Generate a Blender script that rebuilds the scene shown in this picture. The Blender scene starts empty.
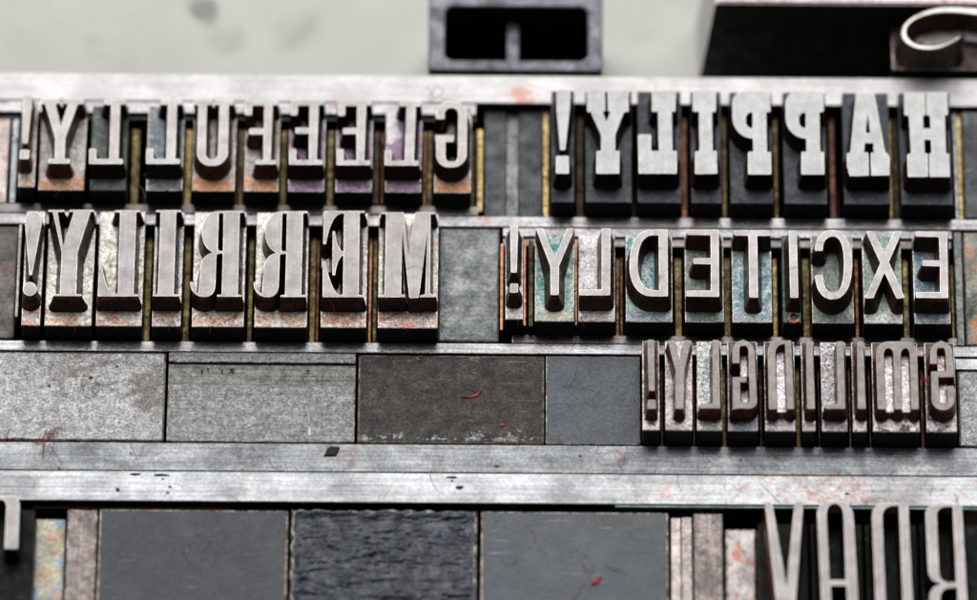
import bpy, bmesh, math, random
from mathutils import Vector, Matrix
from mathutils.geometry import tessellate_polygon
random.seed(7)
scene = bpy.context.scene
COL = scene.collection
MM = 0.001

# ------------------------------------------------------------------ camera model (millimetres)
PW, PH = 977.0, 600.0
TILT = math.radians(35.0)
ROLL = 0.0070
FPX = 8200.0
DIST = FPX / 6.35
TARGET = Vector((0, 0, 18.0))
fwd = Vector((0, math.sin(TILT), -math.cos(TILT)))
r0 = Vector((1, 0, 0)); u0 = r0.cross(fwd) * 1.0
u0 = Vector((0, math.cos(TILT), math.sin(TILT)))
cr = r0 * math.cos(ROLL) + u0 * math.sin(ROLL)
cu = -r0 * math.sin(ROLL) + u0 * math.cos(ROLL)
CAM = TARGET - fwd * DIST

def P(px, py, z):
    d = fwd * FPX + cr * (px - PW / 2) - cu * (py - PH / 2)
    t = (z - CAM.z) / d.z
    q = CAM + d * t
    return (q.x, q.y)
def YW(y488, z): return P(PW / 2, y488, z)[1]

ZF, ZS, ZL, ZQ = 23.3, 20.0, 16.4, 13.9     # type face, shoulder, leads, spaces

# ------------------------------------------------------------------ materials
def new_mat(name):
    m = bpy.data.materials.new(name); m.use_nodes = True
    nt = m.node_tree; nt.nodes.clear()
    out = nt.nodes.new('ShaderNodeOutputMaterial')
    b = nt.nodes.new('ShaderNodeBsdfPrincipled')
    nt.links.new(b.outputs[0], out.inputs[0])
    return m, nt, b

TONE = .62      # oxidised metal reflects less than fresh metal
def worn(name, c1, c2, metallic=0.7, rough=0.4, stain=None, stain_amt=0.0, stain_scale=220, speck=None, speck_amt=0.0,
         blotch=160, grain=0.25, scratch=0.0, sdir='x', bump=0.15, bscale=900, rough_var=0.2, stain2=None, stain2_amt=0.0,
         ridges=0.0, contrast=0.13, mask=(), mask2=(), soft=.07, nicks=0.0, nick_col=(.62, .60, .58)):
    m, nt, b = new_mat(name)
    if metallic > 0:
        dull = lambda c: tuple(v * TONE for v in c) if c else c
        c1, c2, stain, stain2, speck = map(dull, (c1, c2, stain, stain2, speck))
    N, L = nt.nodes.new, nt.links.new
    tc = N('ShaderNodeTexCoord'); oi = N('ShaderNodeObjectInfo')
    mul = N('ShaderNodeVectorMath'); mul.operation = 'SCALE'; mul.inputs[0].default_value = (3.1, 1.7, 2.3)
    L(oi.outputs['Random'], mul.inputs['Scale'])
    add = N('ShaderNodeVectorMath'); add.operation = 'ADD'
    L(tc.outputs['Object'], add.inputs[0]); L(mul.outputs[0], add.inputs[1])
    V = add.outputs[0]
    def noise(scale, detail=6, rg=0.6, vec=None, dist=0.0):
        n = N('ShaderNodeTexNoise'); n.inputs['Scale'].default_value = scale; n.inputs['Detail'].default_value = detail
        n.inputs['Roughness'].default_value = rg; n.inputs['Distortion'].default_value = dist
        L(vec or V, n.inputs['Vector']); return n.outputs['Fac']
    def ramp(fac, lo, hi, a=0.0, bb=1.0):
        r = N('ShaderNodeMapRange'); r.interpolation_type = 'SMOOTHSTEP'
        r.inputs['From Min'].default_value = lo; r.inputs['From Max'].default_value = hi
        r.inputs['To Min'].default_value = a; r.inputs['To Max'].default_value = bb
        L(fac, r.inputs['Value']); return r.outputs[0]
    def mix(fac, a, bcol, mode='MIX'):
        x = N('ShaderNodeMix'); x.data_type = 'RGBA'; x.blend_type = mode
        if isinstance(fac, float): x.inputs[0].default_value = fac
        else: L(fac, x.inputs[0])
        for s, v in ((x.inputs[6], a), (x.inputs[7], bcol)):
            if isinstance(v, tuple): s.default_value = v + (1,)
            else: L(v, s)
        return x.outputs[2]
    geo = N('ShaderNodeNewGeometry')
    def masked(fac, masks):
        # dirt, or lighter or darker tone, that has its place on the thing: (x, y, radius, strength) in mm on the table, or ('y', y, half width, strength)
        for mk in masks:
            if mk[0] == 'y':
                sx = N('ShaderNodeSeparateXYZ'); L(geo.outputs['Position'], sx.inputs[0])
                a = N('ShaderNodeMath'); a.operation = 'SUBTRACT'; L(sx.outputs['Y'], a.inputs[0]); a.inputs[1].default_value = mk[1] * MM
                d = N('ShaderNodeMath'); d.operation = 'ABSOLUTE'; L(a.outputs[0], d.inputs[0]); rad, st = mk[2], mk[3]; dist = d.outputs[0]
            else:
                mpp = N('ShaderNodeVectorMath'); mpp.operation = 'MULTIPLY'; mpp.inputs[1].default_value = (1, 1, 0); L(geo.outputs['Position'], mpp.inputs[0])
                d = N('ShaderNodeVectorMath'); d.operation = 'DISTANCE'; L(mpp.outputs[0], d.inputs[0]); d.inputs[1].default_value = (mk[0] * MM, mk[1] * MM, 0)
                rad, st = mk[2], mk[3]; dist = d.outputs['Value']
            k = ramp(dist, 0.2 * rad * MM, rad * MM, st, 0)
            ad = N('ShaderNodeMath'); ad.operation = 'ADD'; L(fac, ad.inputs[0]); L(k, ad.inputs[1]); fac = ad.outputs[0]
        return fac
    n1 = noise(blotch * 1.6, 10, 0.7, dist=0.4)
    col = mix(ramp(n1, 0.5 - contrast, 0.5 + contrast), c1, c2)
    if stain:
        n2 = noise(stain_scale * 2.2, 10, 0.74, dist=0.6)
        n2 = masked(n2, mask)
        t = 0.60 - 0.2 * stain_amt
        col = mix(ramp(n2, t, t + soft, 0, 0.85), col, stain)
    if stain2:
        mp = N('ShaderNodeVectorMath'); mp.operation = 'ADD'; mp.inputs[1].default_value = (.31, .77, .13); L(V, mp.inputs[0])
        n2 = noise(stain_scale * 1.8, 10, 0.72, vec=mp.outputs[0], dist=0.5)
        n2 = masked(n2, mask2)
        t = 0.60 - 0.2 * stain2_amt
        col = mix(ramp(n2, t, t + soft + .01, 0, 0.8), col, stain2)
    gn = noise(2600, 3, 0.7)
    g = ramp(gn, 0.36, 0.64, 1 - grain, 1 + grain)
    gm = N('ShaderNodeVectorMath'); gm.operation = 'SCALE'; L(col, gm.inputs[0]); L(g, gm.inputs['Scale']); col = gm.outputs[0]
    height = gn
    if speck:
        sn = noise(800, 6, 0.75)
        t = 0.68 - 0.2 * speck_amt
        col = mix(ramp(sn, t, t + 0.03, 0, 0.9), col, speck)
    sc_h = None
    if scratch > 0:
        mp = N('ShaderNodeMapping')
        mp.inputs['Scale'].default_value = (45, 2600, 2600) if sdir == 'x' else (2600, 45, 2600)
        mp.inputs['Rotation'].default_value = (0, 0, 0.01)
        L(V, mp.inputs['Vector'])
        sn = noise(1.0, 4, 0.7, vec=mp.outputs[0])
        s = ramp(sn, 0.3, 0.7, 1 - scratch, 1 + scratch)
        sm = N('ShaderNodeVectorMath'); sm.operation = 'SCALE'; L(col, sm.inputs[0]); L(s, sm.inputs['Scale']); col = sm.outputs[0]
        sc_h = sn
    if nicks > 0:      # sparse fine scratches in several directions
        for ang, sc in ((0.35, 1.0), (-0.6, 1.3), (1.35, .8), (0.02, 1.1)):
            mp = N('ShaderNodeMapping'); mp.inputs['Rotation'].default_value = (0, 0, ang); mp.inputs['Scale'].default_value = (110 * sc, 2300 * sc, 300)
            L(V, mp.inputs['Vector'])
            sn2 = noise(1.0, 2, 0.5, vec=mp.outputs[0], dist=.25)
            gate = noise(170 * sc, 3, .6, vec=mp.inputs['Vector'].links[0].from_socket)
            k1 = ramp(sn2, .70 - .02 * nicks, .76, 0, 1); k2 = ramp(gate, .47, .56, 0, 1)
            mm = N('ShaderNodeMath'); mm.operation = 'MULTIPLY'; L(k1, mm.inputs[0]); L(k2, mm.inputs[1])
            m3 = N('ShaderNodeMath'); m3.operation = 'MULTIPLY'; L(mm.outputs[0], m3.inputs[0]); m3.inputs[1].default_value = min(1, .55 * nicks)
            col = mix(m3.outputs[0], col, tuple(v * TONE for v in nick_col))
    L(col, b.inputs['Base Color'])
    b.inputs['Metallic'].default_value = metallic
    rr = ramp(noise(blotch * 2.2, 6, 0.7), 0.3, 0.7, max(0.08, rough - rough_var), min(1, rough + rough_var))
    L(rr, b.inputs['Roughness'])
    bn = noise(bscale, 6, 0.65)
    bp = N('ShaderNodeBump'); bp.inputs['Strength'].default_value = bump; bp.inputs['Distance'].default_value = 0.0003
    L(bn, bp.inputs['Height']); last = bp
    if sc_h is not None:
        b2 = N('ShaderNodeBump'); b2.inputs['Strength'].default_value = scratch * 0.5; b2.inputs['Distance'].default_value = 0.0001
        L(sc_h, b2.inputs['Height']); L(last.outputs[0], b2.inputs['Normal']); last = b2
    if ridges > 0:
        mp = N('ShaderNodeMapping'); mp.inputs['Scale'].default_value = (170, 620, 300); L(V, mp.inputs['Vector'])
        rn = noise(1.0, 7, 0.6, vec=mp.outputs[0], dist=1.4)
        b3 = N('ShaderNodeBump'); b3.inputs['Strength'].default_value = ridges; b3.inputs['Distance'].default_value = 0.0022
        L(rn, b3.inputs['Height']); L(last.outputs[0], b3.inputs['Normal']); last = b3
    L(last.outputs[0], b.inputs['Normal'])
    return m

M = {}
# printing faces
M['face'] = worn('type_face', (.36, .335, .33), (.45, .43, .425), .8, .38, blotch=160, grain=.07, bump=.05, bscale=900, rough_var=.08, scratch=.05, sdir='y', nicks=.4, nick_col=(.22, .19, .18), stain=(.36, .30, .27), stain_amt=.15, soft=.12)
M['face_mid'] = worn('type_face_bright', (.43, .41, .40), (.53, .51, .505), .8, .38, blotch=160, grain=.07, bump=.05, bscale=900, rough_var=.08, scratch=.05, sdir='y', nicks=.4, nick_col=(.22, .19, .18), stain=(.36, .30, .27), stain_amt=.15, soft=.12)
M['face_light'] = worn('type_face_light', (.50, .51, .51), (.59, .60, .60), .75, .43, blotch=220, grain=.09, bump=.07, bscale=1100, rough_var=.06, scratch=.05, sdir='y', nicks=.3, nick_col=(.4, .4, .4), speck=(.3, .3, .3), speck_amt=-.1)
M['face_dull'] = worn('type_face_dull', (.30, .275, .255), (.40, .37, .345), .65, .45, blotch=350, grain=.12, bump=.1, bscale=1200, rough_var=.08, stain=(.20, .17, .15), stain_amt=.1, soft=.14, speck=(.15, .12, .1), speck_amt=-.05)
M['rim'] = worn('type_rim', (.86, .80, .76), (.98, .93, .9), .85, .3, grain=.15, bump=.1, stain=(.4, .2, .14), stain_amt=.1)
M['rim_dull'] = worn('type_rim_dull', (.40, .27, .23), (.52, .40, .35), .6, .4, grain=.1, bump=.05)
# flanks of the letters
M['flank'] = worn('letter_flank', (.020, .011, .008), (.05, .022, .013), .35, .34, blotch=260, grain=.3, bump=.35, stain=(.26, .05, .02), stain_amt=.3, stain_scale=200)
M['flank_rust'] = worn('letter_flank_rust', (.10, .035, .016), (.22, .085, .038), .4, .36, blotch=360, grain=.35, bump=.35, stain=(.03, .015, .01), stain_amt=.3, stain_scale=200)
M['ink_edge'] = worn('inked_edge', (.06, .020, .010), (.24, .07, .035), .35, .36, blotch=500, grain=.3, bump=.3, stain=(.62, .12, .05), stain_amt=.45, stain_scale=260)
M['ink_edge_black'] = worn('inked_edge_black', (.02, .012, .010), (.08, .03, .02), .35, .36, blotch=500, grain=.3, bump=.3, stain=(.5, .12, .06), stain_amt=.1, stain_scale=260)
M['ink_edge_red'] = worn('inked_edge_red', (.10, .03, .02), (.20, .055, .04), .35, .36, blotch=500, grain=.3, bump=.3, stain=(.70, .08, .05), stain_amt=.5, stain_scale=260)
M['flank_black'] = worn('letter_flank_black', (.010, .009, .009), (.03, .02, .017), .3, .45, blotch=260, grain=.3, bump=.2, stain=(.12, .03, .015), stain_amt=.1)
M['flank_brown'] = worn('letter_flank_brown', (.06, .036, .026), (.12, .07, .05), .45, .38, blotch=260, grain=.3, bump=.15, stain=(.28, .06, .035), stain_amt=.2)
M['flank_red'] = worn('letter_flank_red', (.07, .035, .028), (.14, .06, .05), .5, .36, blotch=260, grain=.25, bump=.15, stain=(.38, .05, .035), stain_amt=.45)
# body sides
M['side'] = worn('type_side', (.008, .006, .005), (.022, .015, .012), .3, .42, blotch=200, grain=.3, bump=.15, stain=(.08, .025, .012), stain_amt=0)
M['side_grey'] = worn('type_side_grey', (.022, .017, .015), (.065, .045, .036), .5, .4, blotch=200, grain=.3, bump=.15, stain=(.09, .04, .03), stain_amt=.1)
# shoulders
def sh(name, c1, c2, stain, sa, s2=None, s2a=0, met=.6, rough=.38, speck=(.06, .05, .045), spa=.12, bump=.5, contrast=.14, sscale=260, mask=(), mask2=()):
    M[name] = worn('shoulder_' + name, c1, c2, met, rough, stain=stain, stain_amt=sa, stain_scale=sscale, stain2=s2, stain2_amt=s2a, speck=speck, speck_amt=spa,
                   blotch=300, grain=.36, bump=bump, bscale=1500, rough_var=.15, contrast=contrast, mask=mask, mask2=mask2)
sh('rust', (.36, .35, .33), (.66, .64, .61), (.68, .28, .11), .15, (.12, .1, .085), .1, mask=[('y', YW(192, ZS), 5.5, .15)])
sh('pinkish', (.50, .43, .39), (.66, .60, .54), (.62, .27, .16), .1, mask=[('y', YW(191, ZS), 3, .08)])
sh('grime', (.05, .055, .052), (.15, .17, .155), (.25, .29, .26), .2)
sh('slate', (.16, .18, .20), (.26, .28, .31), (.34, .42, .42), .3)
sh('purple', (.28, .18, .29), (.46, .35, .47), (.20, .06, .12), .2, (.52, .44, .44), .1)
sh('purple_patch', (.29, .17, .28), (.46, .32, .43), (.22, .06, .12), .1, (.84, .83, .82), -.2, mask2=[(P(390.5, 112, ZS)[0], P(390.5, 112, ZS)[1], 3.2, .35), (P(390, 132, ZS)[0], P(390, 132, ZS)[1], 3.2, .35)])
sh('dark', (.030, .034, .042), (.060, .066, .078), (.10, .09, .09), .15, spa=.05, speck=(.22, .22, .22), rough=.36, bump=.25, met=.7)
sh('cream', (.72, .70, .63), (1.0, .98, .91), (.78, .42, .30), .1, (.42, .34, .22), .2, spa=.2, mask=[('y', YW(322, ZS), 3.4, .12)], mask2=[('y', YW(265, ZS), 8, .03)])
sh('cream_pink', (.70, .65, .62), (.98, .94, .90), (.80, .36, .27), .2, (.80, .62, .36), .15, spa=.14, mask=[('y', YW(322, ZS), 4, .11)])
sh('teal', (.30, .46, .43), (.62, .68, .62), (.04, .25, .26), .35, (.74, .67, .52), -.1, spa=.2, mask=[('y', YW(262, ZS), 9, .06)], mask2=[('y', YW(318, ZS), 3, .18)])
sh('teal_blue', (.28, .42, .43), (.64, .70, .70), (.05, .24, .30), .28, (.52, .46, .60), -.1, spa=.2, mask=[('y', YW(265, ZS), 9, .06)], mask2=[('y', YW(317, ZS), 3, .15)])
sh('silver', (.56, .56, .56), (.92, .92, .92), (.68, .46, .38), -.1, (.16, .15, .14), .05, spa=.2, mask=[('y', YW(322, ZS), 3, .1), ('y', YW(317, ZS), 3, .1)])
sh('silver_pink', (.58, .52, .51), (.72, .66, .65), (.62, .26, .24), .32, (.34, .27, .28), .15, rough=.3)
sh('greygreen', (.19, .22, .21), (.33, .37, .34), (.28, .16, .11), .2)
sh('green', (.24, .36, .27), (.50, .60, .52), (.06, .16, .11), .2, (.80, .81, .80), -.1, mask2=[('y', YW(315, ZS), 3.6, .25)])
sh('dark_teal', (.045, .09, .085), (.11, .19, .18), (.2, .12, .09), .15)
sh('iridescent', (.20, .27, .38), (.50, .56, .62), (.40, .32, .42), .2, (.10, .30, .32), .25, mask=[('y', YW(318, ZS), 2, .1)])
sh('mauve', (.40, .36, .37), (.66, .60, .61), (.20, .12, .12), .15, rough=.24, met=.85)
sh('speckled', (.36, .36, .36), (.72, .72, .72), (.08, .07, .07), .45, met=.85, rough=.25, spa=.45, sscale=900, bump=.6)
LEDGE = [('y', YW(423.5, ZS), 3.4, .2)]
sh('ledge_pink', (.06, .038, .032), (.15, .10, .085), (.98, .86, .86), -.1, (.5, .2, .18), -.3, rough=.28, met=.8, mask=LEDGE)
sh('ledge_grey', (.05, .036, .032), (.13, .10, .09), (.72, .68, .70), -.1, (.3, .14, .13), -.3, rough=.28, met=.8, mask=LEDGE)
sh('ledge_dark', (.045, .045, .05), (.11, .11, .13), (.30, .31, .35), -.1, rough=.28, met=.8, mask=LEDGE)
sh('grime_brown', (.05, .03, .025), (.14, .09, .08), (.4, .34, .33), .1)
M['pale_counter'] = worn('pale_counter', (.55, .52, .52), (.85, .82, .82), .6, .4, stain=(.2, .15, .14), stain_amt=.2, grain=.2, bump=.4)
sh('black', (.006, .006, .006), (.018, .017, .018), (.10, .15, .14), .04, spa=0.0, rough=.5, met=.3)
M['shoulder_edge'] = worn('shoulder_edge', (.55, .50, .46), (.85, .80, .76), .8, .32, grain=.3, bump=.3, stain=(.35, .2, .14), stain_amt=.3, blotch=500)
M['counter_silver_lit'] = worn('counter_silver_lit', (.55, .50, .52), (1.0, .96, .97), .9, .24, grain=.4, bump=.6, bscale=1400, stain=(.45, .12, .1), stain_amt=.1, blotch=500)  # highlights in the narrow counters put into a bright silver
# spaces, leads, furniture
M['brass'] = worn('brass', (.15, .11, .045), (.42, .32, .13), .75, .34, stain=(.07, .05, .03), stain_amt=.5, speck=(.04, .03, .02), speck_amt=.3, blotch=400, grain=.35, bump=.5, scratch=.35, sdir='y')
M['brass_bright'] = worn('brass_bright', (.50, .36, .13), (.85, .66, .30), .75, .34, stain=(.16, .10, .04), stain_amt=.35, speck=(.1, .07, .03), speck_amt=.2, blotch=400, grain=.25, bump=.6, scratch=.3, sdir='y')
M['brass_dark'] = worn('brass_dark', (.05, .04, .02), (.17, .125, .06), .7, .4, stain=(.03, .02, .015), stain_amt=.4, blotch=400, grain=.3, bump=.5, scratch=.4, sdir='y')
M['copper'] = worn('copper', (.30, .11, .06), (.58, .25, .14), .75, .36, stain=(.10, .045, .03), stain_amt=.45, blotch=400, grain=.25, bump=.5, scratch=.3, sdir='y')
M['copper_bright'] = worn('copper_bright', (.78, .34, .18), (.88, .46, .29), .75, .36, stain=(.3, .13, .07), stain_amt=.25, blotch=300, grain=.25, bump=.3)
M['copper_dark'] = worn('copper_dark', (.14, .06, .045), (.24, .10, .07), .7, .4, stain=(.06, .03, .02), stain_amt=.35, blotch=300, grain=.25, bump=.3)
M['silver_space'] = worn('silver_space', (.34, .35, .38), (.52, .53, .56), .8, .3, stain=(.1, .1, .1), stain_amt=.3, blotch=300, grain=.25, bump=.3)
M['lead'] = worn('lead_strip', (.36, .355, .375), (.54, .53, .55), .85, .28, stain=(.36, .18, .13), stain_amt=.3, stain2=(.16, .14, .14), stain2_amt=.1, blotch=60, grain=.2, scratch=.3, bump=.2, rough_var=.1, soft=.1)
M['lead_dark'] = worn('lead_strip_dark', (.15, .135, .135), (.30, .27, .265), .85, .28, stain=(.22, .1, .07), stain_amt=.2, blotch=80, grain=.2, scratch=.3, bump=.2, rough_var=.1, soft=.1)
M['lead_white'] = worn('lead_strip_white', (.78, .76, .76), (.95, .93, .93), .5, .45, stain=(.80, .36, .25), stain_amt=-.2, stain_scale=110, stain2=(.42, .40, .40), stain2_amt=.0, mask=[(P(523, 99, ZL)[0], P(523, 99, ZL)[1], 6, .2), (P(650, 88, ZL)[0], P(650, 88, ZL)[1], 12, .12), (P(170, 88, ZL)[0], P(170, 88, ZL)[1], 15, .06), (P(900, 88, ZL)[0], P(900, 88, ZL)[1], 12, .05)], blotch=60, grain=.15, scratch=.14, bump=.2, rough_var=.1, soft=.16)
M['bar_grey'] = worn('grey_bar', (.28, .30, .32), (.40, .42, .44), .65, .38, stain=(.20, .19, .19), stain_amt=.1, stain_scale=120, stain2=(.50, .34, .30), stain2_amt=.25, blotch=70, grain=.25, scratch=.3, bump=.3, speck=(.1, .08, .08), speck_amt=0, soft=.14, nicks=.8, nick_col=(.1, .07, .07))
M['bar_white'] = worn('white_bar', (.60, .61, .64), (.74, .75, .78), .6, .42, stain=(.60, .36, .30), stain_amt=-.15, stain_scale=260, stain2=(.40, .39, .40), stain2_amt=.1, mask=[(P(18, 490, ZL)[0], P(18, 490, ZL)[1], 9, .13), (P(760, 490, ZL)[0], P(760, 490, ZL)[1], 24, .13), (P(900, 490, ZL)[0], P(900, 490, ZL)[1], 26, .12), (P(655, 500, ZL)[0], P(655, 500, ZL)[1], 7, .1)], blotch=50, grain=.18, scratch=.26, bump=.25, speck=(.3, .14, .1), speck_amt=.0, soft=.16, nicks=.6, nick_col=(.3, .15, .12))
M['edge_light'] = worn('worn_edge', (.22, .20, .19), (.58, .53, .49), .6, .4, stain=(.07, .05, .04), stain_amt=.5, stain2=(.45, .22, .13), stain2_amt=.2, grain=.3, bump=.6, blotch=400)
M['edge_dark'] = worn('grimy_edge', (.06, .055, .05), (.28, .26, .24), .5, .45, stain=(.16, .08, .05), stain_amt=.3, grain=.3, bump=.6, blotch=400)
M['mottled'] = worn('mottled_silver', (.34, .345, .35), (.60, .60, .60), .6, .36, stain=(.20, .17, .155), stain_amt=.15, stain_scale=150, stain2=(.36, .23, .17), stain2_amt=-.15, speck=(.04, .035, .03), speck_amt=.15, blotch=420, grain=.42, bump=.8, bscale=900, nicks=1.0, nick_col=(.14, .13, .12), contrast=.17, soft=.16, mask=[(P(162, 400, ZL)[0], P(162, 400, ZL)[1], 9, .16), (P(150, 370, ZL)[0], P(150, 370, ZL)[1], 9, .1), (P(75, 358, ZL)[0], P(75, 358, ZL)[1], 12, .12)], mask2=[(P(70, 362, ZL)[0], P(70, 362, ZL)[1], 11, .1)])
M['midgrey'] = worn('mid_grey_lead', (.25, .255, .25), (.35, .35, .34), .6, .40, stain=(.17, .165, .155), stain_amt=.1, stain2=(.36, .27, .24), stain2_amt=-.1, speck=(.05, .045, .04), speck_amt=.1, blotch=450, grain=.4, scratch=.16, bump=.7, bscale=1000, nicks=1.0, nick_col=(.75, .74, .72), contrast=.22, soft=.14)
M['midgrey_low'] = worn('mid_grey_channel', (.17, .175, .165), (.25, .25, .235), .6, .42, stain=(.07, .065, .06), stain_amt=.05, blotch=300, grain=.3, scratch=.3, bump=.4, contrast=.2, soft=.12)
M['charcoal'] = worn('charcoal_lead', (.018, .016, .014), (.085, .075, .064), .5, .40, stain=(.13, .07, .045), stain_amt=-.1, stain2=(.45, .44, .42), stain2_amt=-.2, speck=(.36, .34, .32), speck_amt=.12, blotch=300, rough_var=.12, grain=.55, bump=.9, bscale=900, nicks=.9, nick_col=(.4, .38, .36), contrast=.2, soft=.1, mask2=[('y', YW(441, ZL), 3, .12), ('y', YW(358, ZL), 1.8, .08)])
M['bluegrey'] = worn('blue_grey_lead', (.125, .142, .158), (.138, .155, .172), .5, .46, stain=(.24, .19, .17), stain_amt=-.2, speck=(.075, .085, .095), speck_amt=.15, blotch=120, grain=.22, rough_var=.05, bump=1.0, bscale=520, nicks=.4, nick_col=(.4, .4, .4))
M['bluegrey_mottled'] = worn('blue_grey_mottled', (.17, .185, .19), (.33, .35, .35), .6, .4, stain=(.10, .105, .11), stain_amt=.2, speck=(.05, .05, .05), speck_amt=.15, blotch=190, grain=.32, scratch=.14, bump=.5, nicks=.7, soft=.12)
M['darkslate'] = worn('dark_slate_lead', (.066, .075, .084), (.078, .088, .097), .45, .46, stain=(.16, .14, .13), stain_amt=-.2, speck=(.36, .31, .27), speck_amt=.14, blotch=90, grain=.22, rough_var=.05, bump=.55, bscale=600, nicks=.8, nick_col=(.45, .43, .4))
M['darkslate_ridged'] = worn('ridged_slate_lead', (.045, .055, .072), (.13, .145, .17), .5, .36, stain=(.17, .10, .07), stain_amt=.15, blotch=260, grain=.4, bump=.8, bscale=900)
M['slateblue'] = worn('slate_blue_lead', (.115, .13, .146), (.128, .144, .16), .45, .46, stain=(.08, .085, .09), stain_amt=-.1, stain2=(.30, .22, .21), stain2_amt=-.2, speck=(.34, .22, .19), speck_amt=.1, blotch=90, grain=.2, rough_var=.05, bump=.5, bscale=600, nicks=.8, nick_col=(.55, .53, .5), soft=.1, mask=[(P(535, 566, ZL)[0], P(535, 566, ZL)[1], 5, .06), (P(500, 525, ZL)[0], P(500, 525, ZL)[1], 3, .1)])
M['groove'] = worn('dark_groove_lead', (.05, .055, .06), (.105, .11, .12), .6, .4, blotch=120, stain=(.16, .15, .15), stain_amt=.15, grain=.25, scratch=.12, sdir='y', bump=.3)
M['brownblack'] = worn('brown_black_lead', (.10, .085, .08), (.19, .17, .165), .5, .45, stain=(.16, .07, .045), stain_amt=.35, blotch=110, grain=.3, bump=.35)
M['patina'] = worn('orange_green_patina', (.22, .25, .20), (.38, .38, .33), .5, .45, stain=(.62, .28, .13), stain_amt=.5, stain_scale=90, stain2=(.07, .08, .07), stain2_amt=.3, speck=(.05, .05, .04), speck_amt=.15, blotch=120, grain=.3, bump=.5)
M['rainbow'] = worn('rainbow_patina', (.52, .50, .38), (.66, .62, .50), .5, .42, stain=(.66, .33, .22), stain_amt=.45, stain_scale=170, stain2=(.22, .38, .55), stain2_amt=.42, blotch=130, grain=.25, bump=.5)
M['pinkgrey'] = worn('pink_grey_lead', (.24, .20, .195), (.46, .38, .36), .55, .42, stain=(.15, .13, .125), stain_amt=.3, speck=(.06, .035, .03), speck_amt=.25, blotch=160, grain=.3, scratch=.2, sdir='y', bump=.5)
M['whitered'] = worn('white_red_lead', (.62, .58, .56), (.74, .70, .68), .5, .42, stain=(.60, .19, .12), stain_amt=.42, stain_scale=240, blotch=110, grain=.2, bump=.35)
M['palepink'] = worn('pale_pink_space', (.60, .50, .47), (.74, .66, .63), .6, .4, stain=(.5, .28, .22), stain_amt=.3, blotch=140, grain=.2, bump=.3)
M['frame_iron'] = worn('frame_iron', (.14, .14, .17), (.34, .34, .39), .6, .45, stain=(.10, .09, .10), stain_amt=.25, stain2=(.38, .37, .42), stain2_amt=.15, blotch=160, grain=.3, bump=.4)
M['frame_inside_shade'] = worn('frame_inside_shade', (.012, .009, .008), (.05, .03, .025), .3, .5, blotch=120, grain=.3)  # near black, shade of the opening put into the colour
M['rail_top'] = worn('rail_top', (.95, .74, .80), (1.0, .86, .9), .5, .4, stain=(.6, .34, .36), stain_amt=.25, stain_scale=90)
M['rail_side_shade'] = worn('rail_side_shade', (.008, .007, .007), (.018, .015, .014), .2, .55)  # black puts the shade of the rail's upright sides into the colour
M['verdigris'] = worn('verdigris', (.16, .36, .33), (.42, .55, .5), .5, .45, stain=(.5, .35, .28), stain_amt=.3)
M['rust_strip'] = worn('rust_strip', (.26, .09, .05), (.42, .16, .09), .4, .5, stain=(.1, .05, .03), stain_amt=.2)
M['stone'] = worn('stone_bed', (.60, .605, .56), (.67, .675, .63), 0.0, .6, stain=(.24, .25, .22), stain_amt=-.25, stain_scale=22, soft=.5, blotch=14, grain=.03, bump=.05, contrast=.3, mask=[(P(200, 2, 0)[0], P(200, 2, 0)[1], 5, .5), (P(206, 14, 0)[0], P(206, 14, 0)[1], 4, .4), (P(228, 38, 0)[0], P(228, 38, 0)[1], 7, .33), (P(60, 20, 0)[0], P(60, 20, 0)[1], 10, .2), (P(300, 32, 0)[0], P(300, 32, 0)[1], 9, .2), (P(120, 45, 0)[0], P(120, 45, 0)[1], 12, .18), (P(395, 30, 0)[0], P(395, 30, 0)[1], 10, .15), (P(640, 30, 0)[0], P(640, 30, 0)[1], 7, .2)])
def plain(name, c, rough=.6, met=0.0):
    m, nt, b = new_mat(name); b.inputs['Base Color'].default_value = c + (1,); b.inputs['Roughness'].default_value = rough; b.inputs['Metallic'].default_value = met
    n = nt.nodes.new('ShaderNodeTexNoise'); n.inputs['Scale'].default_value = 1500
    mx = nt.nodes.new('ShaderNodeMix'); mx.data_type = 'RGBA'; mx.inputs[6].default_value = tuple(v * .6 for v in c) + (1,); mx.inputs[7].default_value = tuple(min(1, v * 1.3) for v in c) + (1,)
    nt.links.new(n.outputs['Fac'], mx.inputs[0]); nt.links.new(mx.outputs[2], b.inputs['Base Color'])
    return m
M['red_fibre'] = plain('red_fibre', (.38, .035, .025))
M['red_dark'] = plain('dark_red_fibre', (.16, .02, .015))
M['pale_fibre'] = plain('pale_fibre', (.45, .40, .36))
M['black_chip'] = plain('black_chip', (.010, .010, .010), .75)
M['white_chip'] = plain('white_chip', (.75, .75, .74), .4)

# ------------------------------------------------------------------ object helpers
def tag(o, label=None, cat=None, group=None, kind=None):
    if label: o['label'] = label
    if cat: o['category'] = cat
    if group: o['group'] = group
    if kind: o['kind'] = kind
    return o
def empty(name, loc):
    o = bpy.data.objects.new(name, None); COL.objects.link(o); o.location = Vector(loc) * MM
    o.empty_display_size = 0.005
    return o
def link_bm(name, bm, mats, origin, parent=None):
    """bm in millimetres, world space; origin in mm"""
    me = bpy.data.meshes.new(name)
    bmesh.ops.translate(bm, verts=bm.verts, vec=-Vector(origin))
    bmesh.ops.scale(bm, verts=bm.verts, vec=(MM, MM, MM))
    bm.to_mesh(me); bm.free()
    for m in mats: me.materials.append(m)
    o = bpy.data.objects.new(name, me); COL.objects.link(o)
    if parent: o.parent = parent
    else: o.location = Vector(origin) * MM
    return o

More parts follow.
